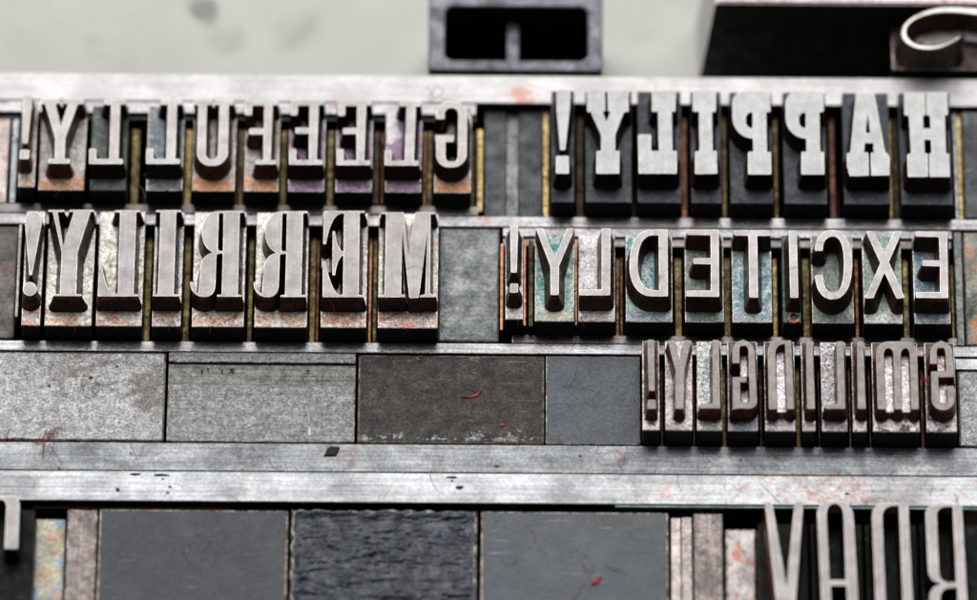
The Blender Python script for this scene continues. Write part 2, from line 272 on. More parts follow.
def prism_bm(x0, y0, x1, y1, z0, z1, bevel=0.25, segs=2, jitter=0.03):
    bm = bmesh.new()
    j = lambda: random.uniform(-jitter, jitter)
    vs = []
    for z in (z0, z1):
        for x, y in ((x0, y0), (x1, y0), (x1, y1), (x0, y1)):
            vs.append(bm.verts.new((x + j(), y + j(), z)))
    for f in ((3, 2, 1, 0), (4, 5, 6, 7), (0, 1, 5, 4), (1, 2, 6, 5), (2, 3, 7, 6), (3, 0, 4, 7)):
        bm.faces.new([vs[i] for i in f])
    bm.normal_update()
    if bevel > 0:
        ed = [e for e in bm.edges if all(v.co.z > z0 + .01 for v in e.verts)] + [e for e in bm.edges if abs(e.verts[0].co.z - e.verts[1].co.z) > 1]
        bmesh.ops.bevel(bm, geom=ed, offset=bevel, segments=segs, profile=.6, affect='EDGES')
    bm.normal_update()
    return bm
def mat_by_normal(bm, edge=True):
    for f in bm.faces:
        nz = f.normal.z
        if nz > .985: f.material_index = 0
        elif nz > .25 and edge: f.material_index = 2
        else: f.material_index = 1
        f.smooth = False

def block(name, label, cat, xa, ya, xb, yb, z, top, side='side_grey', edge=None, bevel=.25, group=None, wx=None, roty=0.0, parent=None, dz=None):
    """xa, xb photo columns of the left and right edge at the block's middle; ya, yb rows (measured on the photo's centre column)."""
    Y1, Y0 = YW(ya, z), YW(yb, z)
    ym = (ya + yb) / 2 if yb < 600 else (ya + 590) / 2
    rowfix = lambda x: ym + (x - PW / 2) * ROLL
    X0, X1 = P(xa, rowfix(xa), z)[0], P(xb, rowfix(xb), z)[0]
    bm = prism_bm(X0, Y0, X1, Y1, 0.0 if dz is None else z - dz, z, bevel)
    mat_by_normal(bm)
    o = link_bm(name, bm, [M[top], M[side], M[edge or top]], ((X0 + X1) / 2, (Y0 + Y1) / 2, 0), parent)
    if parent is None: tag(o, label, cat, group)
    return o

# ------------------------------------------------------------------ outlines
def bez(p0, p1, p2, p3, n=9):
    out = []
    for i in range(1, n + 1):
        t = i / n; a = (1 - t)
        out.append((a**3 * p0[0] + 3 * a * a * t * p1[0] + 3 * a * t * t * p2[0] + t**3 * p3[0],
                    a**3 * p0[1] + 3 * a * a * t * p1[1] + 3 * a * t * t * p2[1] + t**3 * p3[1]))
    return out
def expand(spec):
    """(x,y) corner; (x,y,r) rounded corner; ('c',x1,y1,x2,y2,x,y) curve to"""
    pts = []
    n = len(spec)
    def xy(s): return (s[5], s[6]) if s[0] == 'c' else (s[0], s[1])
    for i, s in enumerate(spec):
        if s[0] == 'c':
            p0 = xy(spec[i - 1])
            pts += bez(p0, (s[1], s[2]), (s[3], s[4]), (s[5], s[6]))
        elif len(s) == 3:
            p = Vector((s[0], s[1])); a = Vector(xy(spec[i - 1])); b = Vector(xy(spec[(i + 1) % n]))
            ua, ub = (a - p), (b - p)
            r = min(s[2], ua.length * .98, ub.length * .98)
            A = p + ua.normalized() * r; B = p + ub.normalized() * r
            k = .45
            pts.append(tuple(A))
            pts += bez(tuple(A), tuple(A + (p - A) * (1 - k + .0)), tuple(B + (p - B) * (1 - k)), tuple(B), 8)
        else: pts.append((s[0], s[1]))
    out = []
    for p in pts:
        if not out or math.hypot(p[0] - out[-1][0], p[1] - out[-1][1]) > 1e-3: out.append(p)
    if math.hypot(out[0][0] - out[-1][0], out[0][1] - out[-1][1]) < 1e-3: out.pop()
    return out
def chaikin(pts, it=2):
    for _ in range(it):
        q = []
        for i, p in enumerate(pts):
            n = pts[(i + 1) % len(pts)]
            q.append((p[0] * .75 + n[0] * .25, p[1] * .75 + n[1] * .25)); q.append((p[0] * .25 + n[0] * .75, p[1] * .25 + n[1] * .75))
        pts = q
    return pts
def area(p): return sum(p[i][0] * p[(i + 1) % len(p)][1] - p[(i + 1) % len(p)][0] * p[i][1] for i in range(len(p))) / 2
def offset(p, d):
    n = len(p); out = []
    for i in range(n):
        a, b, c = Vector(p[i - 1]), Vector(p[i]), Vector(p[(i + 1) % n])
        e1, e2 = (b - a).normalized(), (c - b).normalized()
        n1, n2 = Vector((e1.y, -e1.x)), Vector((e2.y, -e2.x))
        m = n1 + n2
        if m.length < 1e-4: m = n1
        m.normalize()
        k = d / max(.5, m.dot(n1))
        out.append(tuple(b + m * k))
    return out
def soften(p, r=.13):
    # the pantograph leaves every outside corner of a letter slightly round
    n = len(p); out = []
    for i in range(n):
        a, b, c = Vector(p[i - 1]), Vector(p[i]), Vector(p[(i + 1) % n])
        e1, e2 = b - a, c - b
        cross = e1.x * e2.y - e1.y * e2.x
        ang = math.atan2(cross, e1.dot(e2))
        if ang > math.radians(28) and e1.length > .15 and e2.length > .15:
            rr = min(r, e1.length * .4, e2.length * .4)
            A_, B_ = b - e1.normalized() * rr, b + e2.normalized() * rr
            out += [tuple(A_)] + bez(tuple(A_), tuple(A_.lerp(b, .6)), tuple(B_.lerp(b, .6)), tuple(B_), 5)
        else: out.append(tuple(b))
    return out
def letter_bm(contours, zt, zb, spread=.75, clampbox=None, rim=.12):
    """contours: list of (points, is_hole) in world mm"""
    bm = bmesh.new(); loops = []
    for pts, hole in contours:
        ar = area(pts)
        if (ar > 0) == hole: pts = pts[::-1]
        loops.append(soften(pts))
    # group: tessellate each outer with the holes inside it
    outers = [l for l, (p, h) in zip(loops, contours) if not h]; holes = [l for l, (p, h) in zip(loops, contours) if h]
    def inside(pt, poly):
        c = False; j = len(poly) - 1
        for i in range(len(poly)):
            if (poly[i][1] > pt[1]) != (poly[j][1] > pt[1]) and pt[0] < (poly[j][0] - poly[i][0]) * (pt[1] - poly[i][1]) / (poly[j][1] - poly[i][1]) + poly[i][0]: c = not c
            j = i
        return c
    for o in outers:
        hs = [h for h in holes if inside(h[0], o)]
        group = [o] + hs
        flat = [q for l in group for q in l]
        tv = [bm.verts.new((q[0], q[1], zt)) for q in flat]
        for t in tessellate_polygon([[Vector((q[0], q[1], 0)) for q in l] for l in group]):
            vs = [tv[i] for i in t]
            if len(set(vs)) < 3: continue
            try: f = bm.faces.new(vs)
            except ValueError: continue
            f.normal_update()
            if f.normal.z < 0: f.normal_flip()
            f.material_index = 0
        k = 0
        for l in group:
            n = len(l); ring0 = tv[k:k + n]; k += n
            def mk(pts, z):
                r = []
                for q in pts:
                    x, y = q
                    if clampbox:
                        x = min(max(x, clampbox[0]), clampbox[2]); y = min(max(y, clampbox[1]), clampbox[3])
                    r.append(bm.verts.new((x, y, z)))
                return r
            ring1 = [bm.verts.new((q[0], q[1], zt - .012)) for q in offset(l, .07)]
            ringi = mk(offset(l, rim * 1.5), zt - .05 - min(.8, (zt - zb) * .35))
            ring2 = mk(offset(l, spread * .45 + rim), zt - (zt - zb) * .7)
            ring3 = mk(offset(l, spread), zb - .15)
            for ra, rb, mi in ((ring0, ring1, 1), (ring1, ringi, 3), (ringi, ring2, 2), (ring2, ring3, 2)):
                for i in range(n):
                    j = (i + 1) % n
                    f = bm.faces.new((ra[i], rb[i], rb[j], ra[j])); f.material_index = mi
    return bm

ROWS = {  # back row, front row (on the photo's centre column, at shoulder height)
    'top_left': (108.7, 193.0), 'top_right': (90.3, 201.9), 'fat': (213.9, 328.8), 'sans': (233.3, 320.9), 'round': (339.6, 429.2),
}
def type_piece(row, label, crop, contours, body, shoulder, face='face', rim='rim', flank='flank', side='side', spread=.75, smooth=False,
               shift=(0, 0), group=None, yrows=None, push=0, zs=ZS, zf=ZF, mark=None, lean=0.0, floors=(), floor_z=1.5, inset=.075, counter='counter_silver_lit'):
    ox, oy, s = crop
    yb, yf = yrows or ROWS[row]
    Yb, Yf = YW(yb, zs) + push, YW(yf, zs) + push
    row_y = lambda x: min(yf, 596) + (x - PW / 2) * ROLL
    xa, xb = ox + body[0] / s, ox + body[1] / s
    X0, X1 = P(xa, row_y(xa), zs)[0], P(xb, row_y(xb), zs)[0]
    org = ((X0 + X1) / 2, (Yb + Yf) / 2, 0)
    root = empty('metal_type', org)
    tag(root, label, 'metal type', group)
    bm = prism_bm(X0, Yf, X1, Yb, 0, zs, .16, 2, .02)
    mat_by_normal(bm)
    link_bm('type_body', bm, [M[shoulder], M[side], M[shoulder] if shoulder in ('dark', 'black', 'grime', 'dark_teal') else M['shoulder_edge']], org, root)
    cs = []
    for c in contours:
        hole = False
        if c and c[0] == 'hole': hole, c = True, c[1:]
        pts = expand(list(c))
        if smooth: pts = chaikin(pts)
        wp = [P(ox + x / s + shift[0], oy + y / s + shift[1], zf) for x, y in pts]
        if inset:
            if (area(wp) > 0) == hole: wp = wp[::-1]
            wp = offset(wp, -inset)
        cs.append((wp, hole))
    box = (X0 + .04, Yf + .04, X1 - .04, Yb - .04)
    bm = letter_bm(cs, zf, zs, spread, box)
    link_bm('raised_letter', bm, [M[face], M[rim], M[flank], M[{'flank_black': 'ink_edge_black', 'flank_red': 'ink_edge_red', 'flank_rust': 'ink_edge'}.get(flank, 'ink_edge')]], org, root)
    for fl in floors:      # counters are cut less deep than the shoulder
        wp = [P(ox + x / s, oy + y / s, zf - floor_z) for x, y in expand(fl)]
        if area(wp) < 0: wp = wp[::-1]
        fb_ = bmesh.new()
        top = [fb_.verts.new((x, y, zf - floor_z)) for x, y in wp]; low = [fb_.verts.new((x, y, zs - .2)) for x, y in wp]
        fb_.faces.new(top)
        for i in range(len(wp)): fb_.faces.new((top[i], low[i], low[(i + 1) % len(wp)], top[(i + 1) % len(wp)]))
        link_bm('counter', fb_, [M[counter]], org, root)
    if mark:
        wp = [P(ox + x / s, oy + y / s, zs + .35) for x, y in expand(mark)]
        bm = letter_bm([(wp, False)], zs + .35, zs, .12, None, .04)
        link_bm('foundry_mark', bm, [M['copper']] * 4, org, root)
    root.rotation_euler.z = math.radians(random.uniform(-.12, .12) + lean)
    return root

def circ(cx, cy, r, n=28): return [(cx + r * math.cos(2 * math.pi * i / n), cy + r * math.sin(2 * math.pi * i / n)) for i in range(n)]

A = (0, 90, 4.885); B = (190, 90, 4.885); C2 = (240, 60, 3.752); D = (540, 90, 4.885); E = (720, 90, 4.885); F6 = (820, 90, 6.223)
G1 = 'types of the serif word at top left'
L_ser = [(508, 45), (613, 45), (613, 72), (588, 72), (580, 335), (602, 335), (602, 362), (433, 362), (435, 284), (472, 284), (472, 335), (532, 335), (542, 72), (508, 72)]
E_ser = [(490, 48), (655, 48), (655, 74), (630, 74), (620, 340), (648, 340), (648, 366), (482, 366), (482, 286), (520, 286), (520, 340), (580, 340), (580, 214), (514, 214), (514, 182), (582, 182), (584, 76), (528, 76), (526, 124), (490, 124)]
def t1(label, crop, cs, body, shd, **k): return type_piece('top_left', label, crop, cs, body, shd, face='face_mid', inset=.14, group=G1, **k)
t1('slim exclamation mark type with pinkish shoulder, at the left end of GLEEFULLY', A,
   [[(110, 22), (160, 24), (136, 262), (108, 262)], [(97, 290), (146, 290), (142, 338), (93, 338)]], (88, 168), 'pinkish', push=.55, spread=.6, flank='flank_rust')
t1('mirrored slab serif Y type, orange rust on its grey shoulder, in GLEEFULLY', A,
   [[(195, 42), (290, 42), (290, 67), (272, 70), (297, 175), (330, 70), (308, 67), (308, 42), (410, 42), (408, 70), (380, 70), (320, 235), (316, 334), (342, 335), (342, 360), (235, 360), (235, 335), (266, 334), (268, 235), (220, 70), (197, 70)]], (188, 410), 'rust', flank='flank_rust')
t1('mirrored L type next to the Y in GLEEFULLY, dark greenish shoulder', A, [L_ser], (437, 614), 'grime', flank='flank_black')
t1('mirrored L type next to the U in GLEEFULLY, slate blue shoulder', A, [[(x + 278, y) for x, y in L_ser]], (713, 890), 'slate', flank='flank_black')
t1('mirrored U type with silvery rust-edged shoulder in GLEEFULLY', B,
   [[(15, 48), (108, 48), (106, 74), (82, 74), (78, 338, 28), (134, 338, 28), (144, 74), (122, 74), (122, 48), (215, 48), (215, 74), (190, 74), (186, 371, 70), (30, 371, 70), (40, 74), (15, 74)]], (10, 218), 'rust', flank='flank_rust')
t1('mirrored F type with grey and orange shoulder in GLEEFULLY', B,
   [[(267, 50), (430, 50), (430, 74), (405, 74), (395, 340), (420, 340), (420, 364), (318, 364), (318, 340), (357, 340), (358, 218), (288, 218), (288, 185), (360, 185), (362, 76), (305, 76), (303, 124), (268, 124)]], (262, 432), 'rust', flank='flank_rust')
t1('mirrored E type beside the F in GLEEFULLY, purple shoulder', B, [E_ser], (478, 655), 'purple', flank='flank_black')
t1('mirrored E type beside the last L in GLEEFULLY, purple shoulder', B, [[(x + 232, y + 2) for x, y in E_ser]], (710, 888), 'purple', flank='flank_black')
t1('mirrored L type with white patch and purple shoulder, beside the G of GLEEFULLY', (295.5, 91.6, 4.885), [L_ser], (437, 614), 'purple_patch', flank='flank_black')
t1('mirrored G type with rounded bowl at the right end of GLEEFULLY', C2,
   [[(735, 222), (735, 153, 50), (853, 153, 52), (851, 403, 52), (735, 403, 48), (735, 281), (802, 281), (802, 308), (772, 308), (771, 381, 20), (816, 381, 20), (819, 180, 24), (768, 180, 22), (768, 222)]], (728, 866), 'rust', flank='flank_black')

G2 = 'types of the heavy slab word at top right'
def t2(label, crop, cs, body, shd='dark', **k): return type_piece('top_right', label, crop, cs, body, shd, face='face_light', flank='flank_black', group=G2, **k)
t2('bold exclamation mark type on dark body at the left end of HAPPILY', D,
   [[(84, -3), (147, -3), (145, 90), (122, 292), (100, 292), (83, 100)], [(78, 322), (140, 322), (141, 408), (78, 408)]], (55, 168))
t2('mirrored heavy slab Y type on dark body in HAPPILY', D,
   [[(232, -3), (316, -3), (318, 103), (304, 105), (325, 158), (345, 105), (333, 103), (331, -3), (432, -3), (432, 105), (408, 108), (366, 220), (366, 297), (388, 297), (386, 408), (275, 408), (277, 297), (300, 297), (300, 220), (250, 108), (232, 105)]], (222, 450))
t2('mirrored heavy slab L type on dark body in HAPPILY', D,
   [[(547, 0), (661, 0), (660, 105), (642, 105), (646, 297), (668, 297), (668, 408), (483, 408), (480, 217), (541, 217), (543, 297), (582, 297), (578, 105), (548, 105)]], (478, 692))
t2('heavy slab I type on dark body in HAPPILY', D,
   [[(748, 0), (858, 0), (858, 105), (838, 105), (843, 297), (863, 297), (866, 408), (758, 410), (758, 300), (780, 298), (778, 105), (748, 105)]], (740, 888))
PS = [(245, 3), (245, 105), (224, 108), (228, 302), (248, 302), (250, 412), (138, 412), (138, 302), (164, 302), (162, 236), (64, 232, 95), (60, 3, 62)]
PH_ = [(160, 108), (160, 186), (125, 184, 28), (125, 110, 28)]
def mv(c, dx, dy=0): return [((p[0] + dx, p[1] + dy) + tuple(p[2:])) for p in c]
t2('mirrored heavy slab P type beside the I in HAPPILY', E, [PS, ['hole'] + PH_], (52, 262))
t2('mirrored heavy slab P type beside the A in HAPPILY', E, [mv(PS, 260), ['hole'] + mv(PH_, 260)], (315, 525))
t2('heavy slab A type with chipped feet in HAPPILY', E,
   [[(666, 12), (752, 12), (806, 305), (818, 307), (820, 318), (824, 322), (828, 330), (828, 416), (739, 418), (737, 306), (752, 305), (750, 258), (706, 258), (702, 304), (724, 306), (727, 418), (632, 420), (634, 410), (626, 400), (629, 392), (622, 378), (620, 308), (638, 305)],
    ['hole', (722, 115), (736, 210), (710, 210)]], (608, 834))
t2('heavy slab H type on dark body at the right end of HAPPILY', F6,
   [[(525, 15), (653, 15), (654, 155), (640, 160), (642, 240), (690, 240), (686, 158), (664, 155), (664, 15), (790, 15), (795, 155), (775, 158), (782, 395), (803, 398), (808, 540), (682, 540), (681, 395), (695, 392), (692, 308), (648, 308), (650, 392), (670, 395), (672, 540), (547, 540), (543, 400), (568, 395), (556, 158), (528, 155)]], (506, 828))

G3 = 'types of the fat face word in the second line'
Q1 = (10, 205, 7.816); Q3 = (130, 205, 7.816); Q5 = (245, 205, 7.816); Q7 = (320, 205, 7.816); PX = (0, 0, 1.0)
def t3(label, crop, cs, body, shd='cream_pink', **k): return type_piece('fat', label, crop, cs, body, shd, group=G3, spread=k.pop('spread', .7), **k)
t3('fat face exclamation mark type with teardrop stroke and round dot, in MERRILY', Q1,
   [[(118, 150), ('c', 112, 85, 145, 50, 183, 50), ('c', 225, 50, 250, 90, 245, 150), (171, 548), (152, 548)], circ(155, 656, 54)], (88, 236), 'cream_pink', spread=.8)
t3('mirrored fat face Y type beside the exclamation mark in MERRILY', Q1,
   [[(300, 38), (425, 38), (425, 52), (370, 55), (416, 318), (500, 55), (462, 52), (462, 38), (655, 38), (655, 52), (628, 54), (528, 370), (516, 696), (560, 697), (562, 711), (338, 711), (338, 697), (390, 696), (405, 370), (335, 54), (300, 52)]], (268, 638), 'cream', spread=1.0)
t3('mirrored fat face L type with sharp curved foot in MERRILY', PX,
   [[(114.7, 210.2), (140.5, 210.2), (140.5, 211.9), (136.2, 212.2), (133.5, 294.2), (138.3, 294.4), (138.3, 296.3), (97.8, 296.3), (99.3, 261.3), (101.0, 261.3), ('c', 104, 280, 108, 292, 113.5, 293.5), (118, 293.8), (120.3, 212.2), (114.7, 211.9)]], (95.7, 141.6), 'cream')
t3('fat face I type, a plain thick stem, in MERRILY', Q3,
   [[(203, 40), (400, 40), (400, 54), (360, 56), (342, 697), (380, 699), (380, 713), (178, 713), (178, 699), (218, 697), (240, 56), (203, 54)]], (170, 396), 'silver')
R_o = [(700, 46), (893, 46), (893, 59), (857, 61), (842, 699), (875, 702), (875, 716), (680, 716), (680, 702), (716, 699), (726, 380), (715, 375), (675, 386), (668, 600), ('c', 668, 680, 640, 718, 580, 718), ('c', 520, 718, 468, 680, 470, 598),
       (490, 600), ('c', 492, 650, 505, 684, 535, 685), (552, 500), ('c', 552, 430, 590, 380, 655, 371), ('c', 590, 350, 560, 280, 562, 200), ('c', 562, 110, 620, 46, 698, 46)]
R_h = [(694, 62), (733, 62), (727, 355), (712, 361), (690, 355), (686, 330)]
t3('mirrored fat face R type beside the I in MERRILY', Q3, [R_o, ['hole'] + R_h], (480, 888), 'cream')
t3('mirrored fat face R type beside the E in MERRILY', (193.4, 205.3, 7.816), [R_o, ['hole'] + R_h], (474, 886), 'cream')
t3('mirrored fat face E type with curved thorns in MERRILY', Q5,
   [[(618, 46), (935, 46), (935, 59), (895, 61), (888, 702), (925, 705), (925, 720), (608, 720), (610, 440), (628, 440), ('c', 650, 560, 690, 685, 737, 702), (765, 702), (770, 392), ('c', 740, 400, 712, 460, 704, 548), (684, 550), (686, 205), (702, 203), ('c', 712, 280, 730, 355, 771, 365), (775, 62), ('c', 700, 62, 660, 140, 632, 305), (612, 305)]], (588, 948), 'cream_pink')
t3('fat face M type at the right end of MERRILY', Q7,
   [[(478, 56), (655, 56), (690, 385), (745, 56), (905, 56), (905, 70), (864, 72), (858, 680), ('c', 860, 698, 880, 706, 905, 706), (905, 720), (780, 720), (780, 708), (822, 695), (840, 210), (770, 726), (698, 728), (644, 200), (632, 696), (662, 706), (662, 720), (455, 720), (455, 706), (505, 696), (518, 72), (478, 68)]], (450, 918), 'cream_pink', spread=.6)

G4 = 'types of the plain sans serif word in the third line'
R3a = (500, 220, 4.885); R3b = (670, 220, 4.885); R3c = (777, 220, 4.885)
def t4(label, crop, cs, body, shd, **k): return type_piece('sans', label, crop, cs, body, shd, face='face_mid', group=G4, flank=k.pop('flank', 'flank_brown'), spread=k.pop('spread', .8), **k)
t4('narrow exclamation mark type with pink silver shoulder, left end of EXCITEDLY', R3a,
   [[(50, 28), (88, 28), (82, 257), (54, 257)], [(50, 310), (88, 310), (88, 355), (48, 355)]], (25, 112), 'silver_pink', push=.3, spread=.85)
t4('mirrored sans serif Y type on a teal stained shoulder in EXCITEDLY', R3a,
   [[(175, 40), (208, 40), (268, 178), (328, 40), (364, 40), (288, 225), (287, 366), (248, 366), (246, 225)]], (170, 364), 'teal', spread=1.1)
t4('mirrored sans serif L type with a pitted silver shoulder in EXCITEDLY', R3a,
   [[(497, 40), (540, 40), (538, 368), (387, 368), (388, 340), (497, 338)]], (383, 562), 'silver')
t4('mirrored sans serif D type in EXCITEDLY', R3a,
   [[(818, 45), (820, 373), (740, 373), ('c', 665, 370, 630, 300, 633, 215), ('c', 635, 110, 665, 48, 745, 45)],
    ['hole', (775, 74), (778, 343), (745, 343), ('c', 700, 338, 672, 290, 672, 215), ('c', 672, 130, 695, 76, 745, 74)]], (615, 844), 'teal_blue')
t4('mirrored sans serif E type between the D and T of EXCITEDLY', R3b,
   [[(85, 46), (237, 46), (240, 375), (80, 373), (82, 344), (200, 344), (200, 216), (115, 214), (115, 186), (200, 186), (198, 74), (85, 72)]], (75, 264), 'greygreen')
t4('sans serif T type with teal and lavender shoulder in EXCITEDLY', R3b,
   [[(313, 50), (488, 50), (488, 77), (425, 77), (430, 379), (388, 379), (384, 77), (314, 75)]], (305, 500), 'teal_blue', spread=.9)
t4('sans serif I type with a small raised c on its dark teal shoulder, in EXCITEDLY', R3b,
   [[(580, 50), (618, 50), (627, 380), (588, 380)]], (552, 642), 'dark_teal', spread=.85,
   mark=[(628, 458), ('c', 615, 438, 574, 440, 575, 472), ('c', 576, 508, 618, 508, 632, 488), (625, 482), ('c', 612, 498, 586, 495, 586, 472), ('c', 586, 452, 612, 450, 620, 463)])
t4('mirrored sans serif C type in EXCITEDLY', R3b,
   [[(708, 150), ('c', 708, 80, 745, 48, 795, 48), ('c', 860, 50, 890, 120, 890, 215), ('c', 890, 320, 855, 388, 795, 388), ('c', 740, 388, 712, 340, 708, 270), (746, 268), ('c', 750, 320, 765, 357, 797, 357), ('c', 835, 355, 850, 300, 850, 215), ('c', 850, 130, 835, 80, 797, 80), ('c', 760, 80, 746, 110, 746, 150)]], (695, 900), 'greygreen')
t4('sans serif X type with bright green and white shoulder in EXCITEDLY', R3c,
   [[(435, 55), (470, 53), (525, 160), (572, 55), (612, 55), (546, 205), (624, 380), (585, 385), (525, 255), (470, 382), (430, 382), (505, 210)]], (425, 614), 'green', spread=.9)
t4('mirrored sans serif E type at the right end of EXCITEDLY, blue shoulder', R3c,
   [[(677, 56), (830, 56), (836, 382), (680, 380), (680, 352), (797, 352), (796, 226), (710, 224), (710, 197), (795, 197), (791, 83), (678, 80)]], (672, 850), 'iridescent')

G5 = 'types of the rounded narrow word in the fourth line'
R4a = (630, 332, 4.885); R4b = (777, 332, 4.885)
def t5(label, crop, cs, body, shd, **k): return type_piece('round', label, crop, cs, body, shd, group=G5, face='face_dull', rim='rim_dull', flank='flank_red', side='side_grey', spread=k.pop('spread', .5), zs=20.5, inset=.17, **k)
t5('narrow dull exclamation mark type at the left end of SMILINGLY', R4a,
   [[(82, 35), (121, 35), (124, 290), (90, 290)], [(84, 328), (128, 328), (130, 378), (82, 378)]], (62, 146), 'ledge_pink')
t5('mirrored dull narrow Y type in SMILINGLY', R4a,
   [[(180, 38), (220, 38), (243, 140), (262, 38), (302, 38), (268, 190), (264, 378), (220, 378), (220, 190)]], (173, 307), 'mauve')
t5('mirrored dull narrow L type between the Y and G of SMILINGLY', R4a,
   [[(400, 36), (436, 36), (444, 376), (338, 376), (340, 346), (403, 346)]], (328, 452), 'speckled')
t5('mirrored dull narrow G type in SMILINGLY', R4a,
   [[(497, 155), (497, 38, 55), (608, 38, 58), (626, 381, 48), (530, 374, 30), (500, 382), (498, 218), (572, 218), (572, 248), (540, 248), (543, 350, 22), (584, 348, 20), (574, 66, 24), (536, 66, 20), (538, 155)]], (480, 627), 'ledge_dark', floors=[[(536, 70), (574, 70), (584, 345), (543, 345), (541, 248), (572, 248), (572, 218), (540, 218)]], floor_z=2.0)
t5('mirrored dull narrow N type with arched corner in SMILINGLY', R4a,
   [[(715, 38), (790, 38), (804, 378), (766, 380), (754, 62), ('c', 725, 62, 712, 80, 712, 120), (720, 380), (676, 380), (670, 110), ('c', 670, 60, 690, 38, 713, 38)]], (660, 810), 'ledge_grey', floors=[[(714, 95), (756, 64), (768, 392), (720, 392)]])
t5('dull narrow I type beside the N in SMILINGLY', R4a,
   [[(857, 40), (895, 40), (906, 378), (862, 378)]], (842, 907), 'ledge_grey')
t5('mirrored dull narrow L type between the two I types of SMILINGLY', R4b,
   [[(288, 43), (328, 43), (336, 378), (232, 378), (233, 348), (294, 348)]], (220, 345), 'speckled')
t5('dull narrow I type beside the M in SMILINGLY', R4b,
   [[(388, 43), (424, 43), (437, 378), (392, 378)]], (372, 440), 'ledge_pink')
t5('dull narrow M type with two arches in SMILINGLY', R4b,
   [[(490, 380), (480, 120), ('c', 480, 70, 500, 44, 545, 43), (625, 43), ('c', 670, 44, 685, 70, 688, 120), (696, 380), (655, 380), (646, 110), ('c', 644, 72, 612, 72, 607, 110), (612, 380), (573, 380), (566, 110), ('c', 562, 72, 527, 72, 524, 110), (534, 380)]], (470, 698), 'ledge_pink', floors=[[(524, 92), (565, 92), (574, 392), (533, 392)], [(608, 92), (646, 92), (656, 392), (611, 392)]])
t5('mirrored dull narrow S type at the right end of SMILINGLY', R4b,
   [[(745, 158), (745, 43, 56), (856, 43, 56), (868, 222), (790, 224), (797, 347, 20), (834, 347, 18), (828, 262), (868, 260), (872, 384, 56), (754, 384, 54), (750, 190), (826, 190), (818, 75, 20), (783, 77, 18), (784, 158)]], (730, 880), 'ledge_grey', floors=[[(783, 80), (820, 80), (826, 190), (786, 190)], [(790, 224), (828, 224), (834, 345), (797, 345)]])

# large types at the bottom edge and the swash at the top right
G6 = 'large narrow types cut by the bottom edge at right'
R5 = (752, 490, 4.342)
big = dict(face='face', flank='flank_black', side='side', group=G6, yrows=(522, 740), spread=.7, zs=19.2, inset=.26)
def t6(label, cs, body, **k):
    a = dict(big); a.update(k)
    return type_piece('big', label, R5, cs, body, 'black', **a)
t6('large narrow V type with brownish left flank at the bottom right',
   [[(52, 45), (90, 45), (150, 415), (183, 45), (228, 45), (172, 740), (132, 740)]], (30, 245), flank='flank_rust')
t6('large narrow A type with arched top at the bottom right',
   [[(310, 740), (280, 105), ('c', 280, 60, 310, 42, 360, 42), ('c', 415, 42, 440, 70, 445, 115), (478, 740), (430, 740), (407, 420), (345, 420), (360, 740)],
    ['hole', (340, 388), (328, 105), ('c', 330, 48, 390, 48, 395, 105), (405, 388)]], (262, 484))
t6('large narrow mirrored N type with rounded corner at the bottom right',
   [[(580, 50), (682, 52), (712, 740), (662, 740), (635, 72), ('c', 590, 70, 570, 85, 570, 120), (592, 740), (545, 740), (518, 115), ('c', 518, 70, 545, 52, 578, 50)]], (500, 722))
t6('large narrow mirrored letter with two bowls in the bottom right corner',
   [[(800, 60), (915, 58), (950, 740), (780, 740), (768, 470), ('c', 768, 430, 790, 412, 815, 409), ('c', 780, 400, 766, 380, 762, 350), (750, 108), ('c', 750, 75, 770, 60, 798, 60)],
    ['hole', (868, 76), (884, 398), (850, 398), ('c', 825, 392, 817, 380, 815, 350), (806, 110), ('c', 808, 84, 830, 76, 850, 76)],
    ['hole', (888, 428), (902, 700), (828, 700), (820, 470), ('c', 822, 440, 840, 430, 860, 428)]], (738, 990))
type_piece('big', 'large dark type with a hooked letter cut by the bottom left edge', (0, 485, 5.217),
   [[(-160, 58), (60, 58), ('c', 90, 60, 102, 80, 100, 120), (92, 332), (24, 332), (34, 110), ('c', 32, 85, 20, 75, 0, 75), (-160, 73)]], (-170, 165), 'black',
   face='face', flank='flank_black', yrows=(513, 740), spread=.5, zs=18.6, zf=22.0)
type_piece('swash', 'type with a thin curling swash line at the top right corner', (860, 0, 7.504),
   [[(1150, 90), (880, 60), (700, 47), (560, 56), (420, 105), (330, 170), (300, 240), (320, 310), (400, 362), (500, 378), (600, 368), (700, 322), (768, 275), (758, 255), (690, 298), (600, 334), (500, 344), (420, 328), (362, 285), (347, 240), (367, 180), (450, 128), (560, 98), (700, 92), (880, 112), (1150, 150)]],
   (245, 1150), 'grime_brown', face='rim', flank='flank_brown', yrows=(12, 66.2), spread=1.2, smooth=True, zs=17.8, inset=.27, counter='pale_counter',
   floors=[[(1150, 140), (880, 150), (700, 140), (560, 150), (450, 200), (390, 260), (430, 330), (500, 344), (600, 334), (690, 298), (758, 255), (790, 300), (1150, 330)]], floor_z=4.2)
bpy.data.materials['shoulder_black'].node_tree.nodes['Principled BSDF'].inputs['Specular IOR Level'].default_value = .15

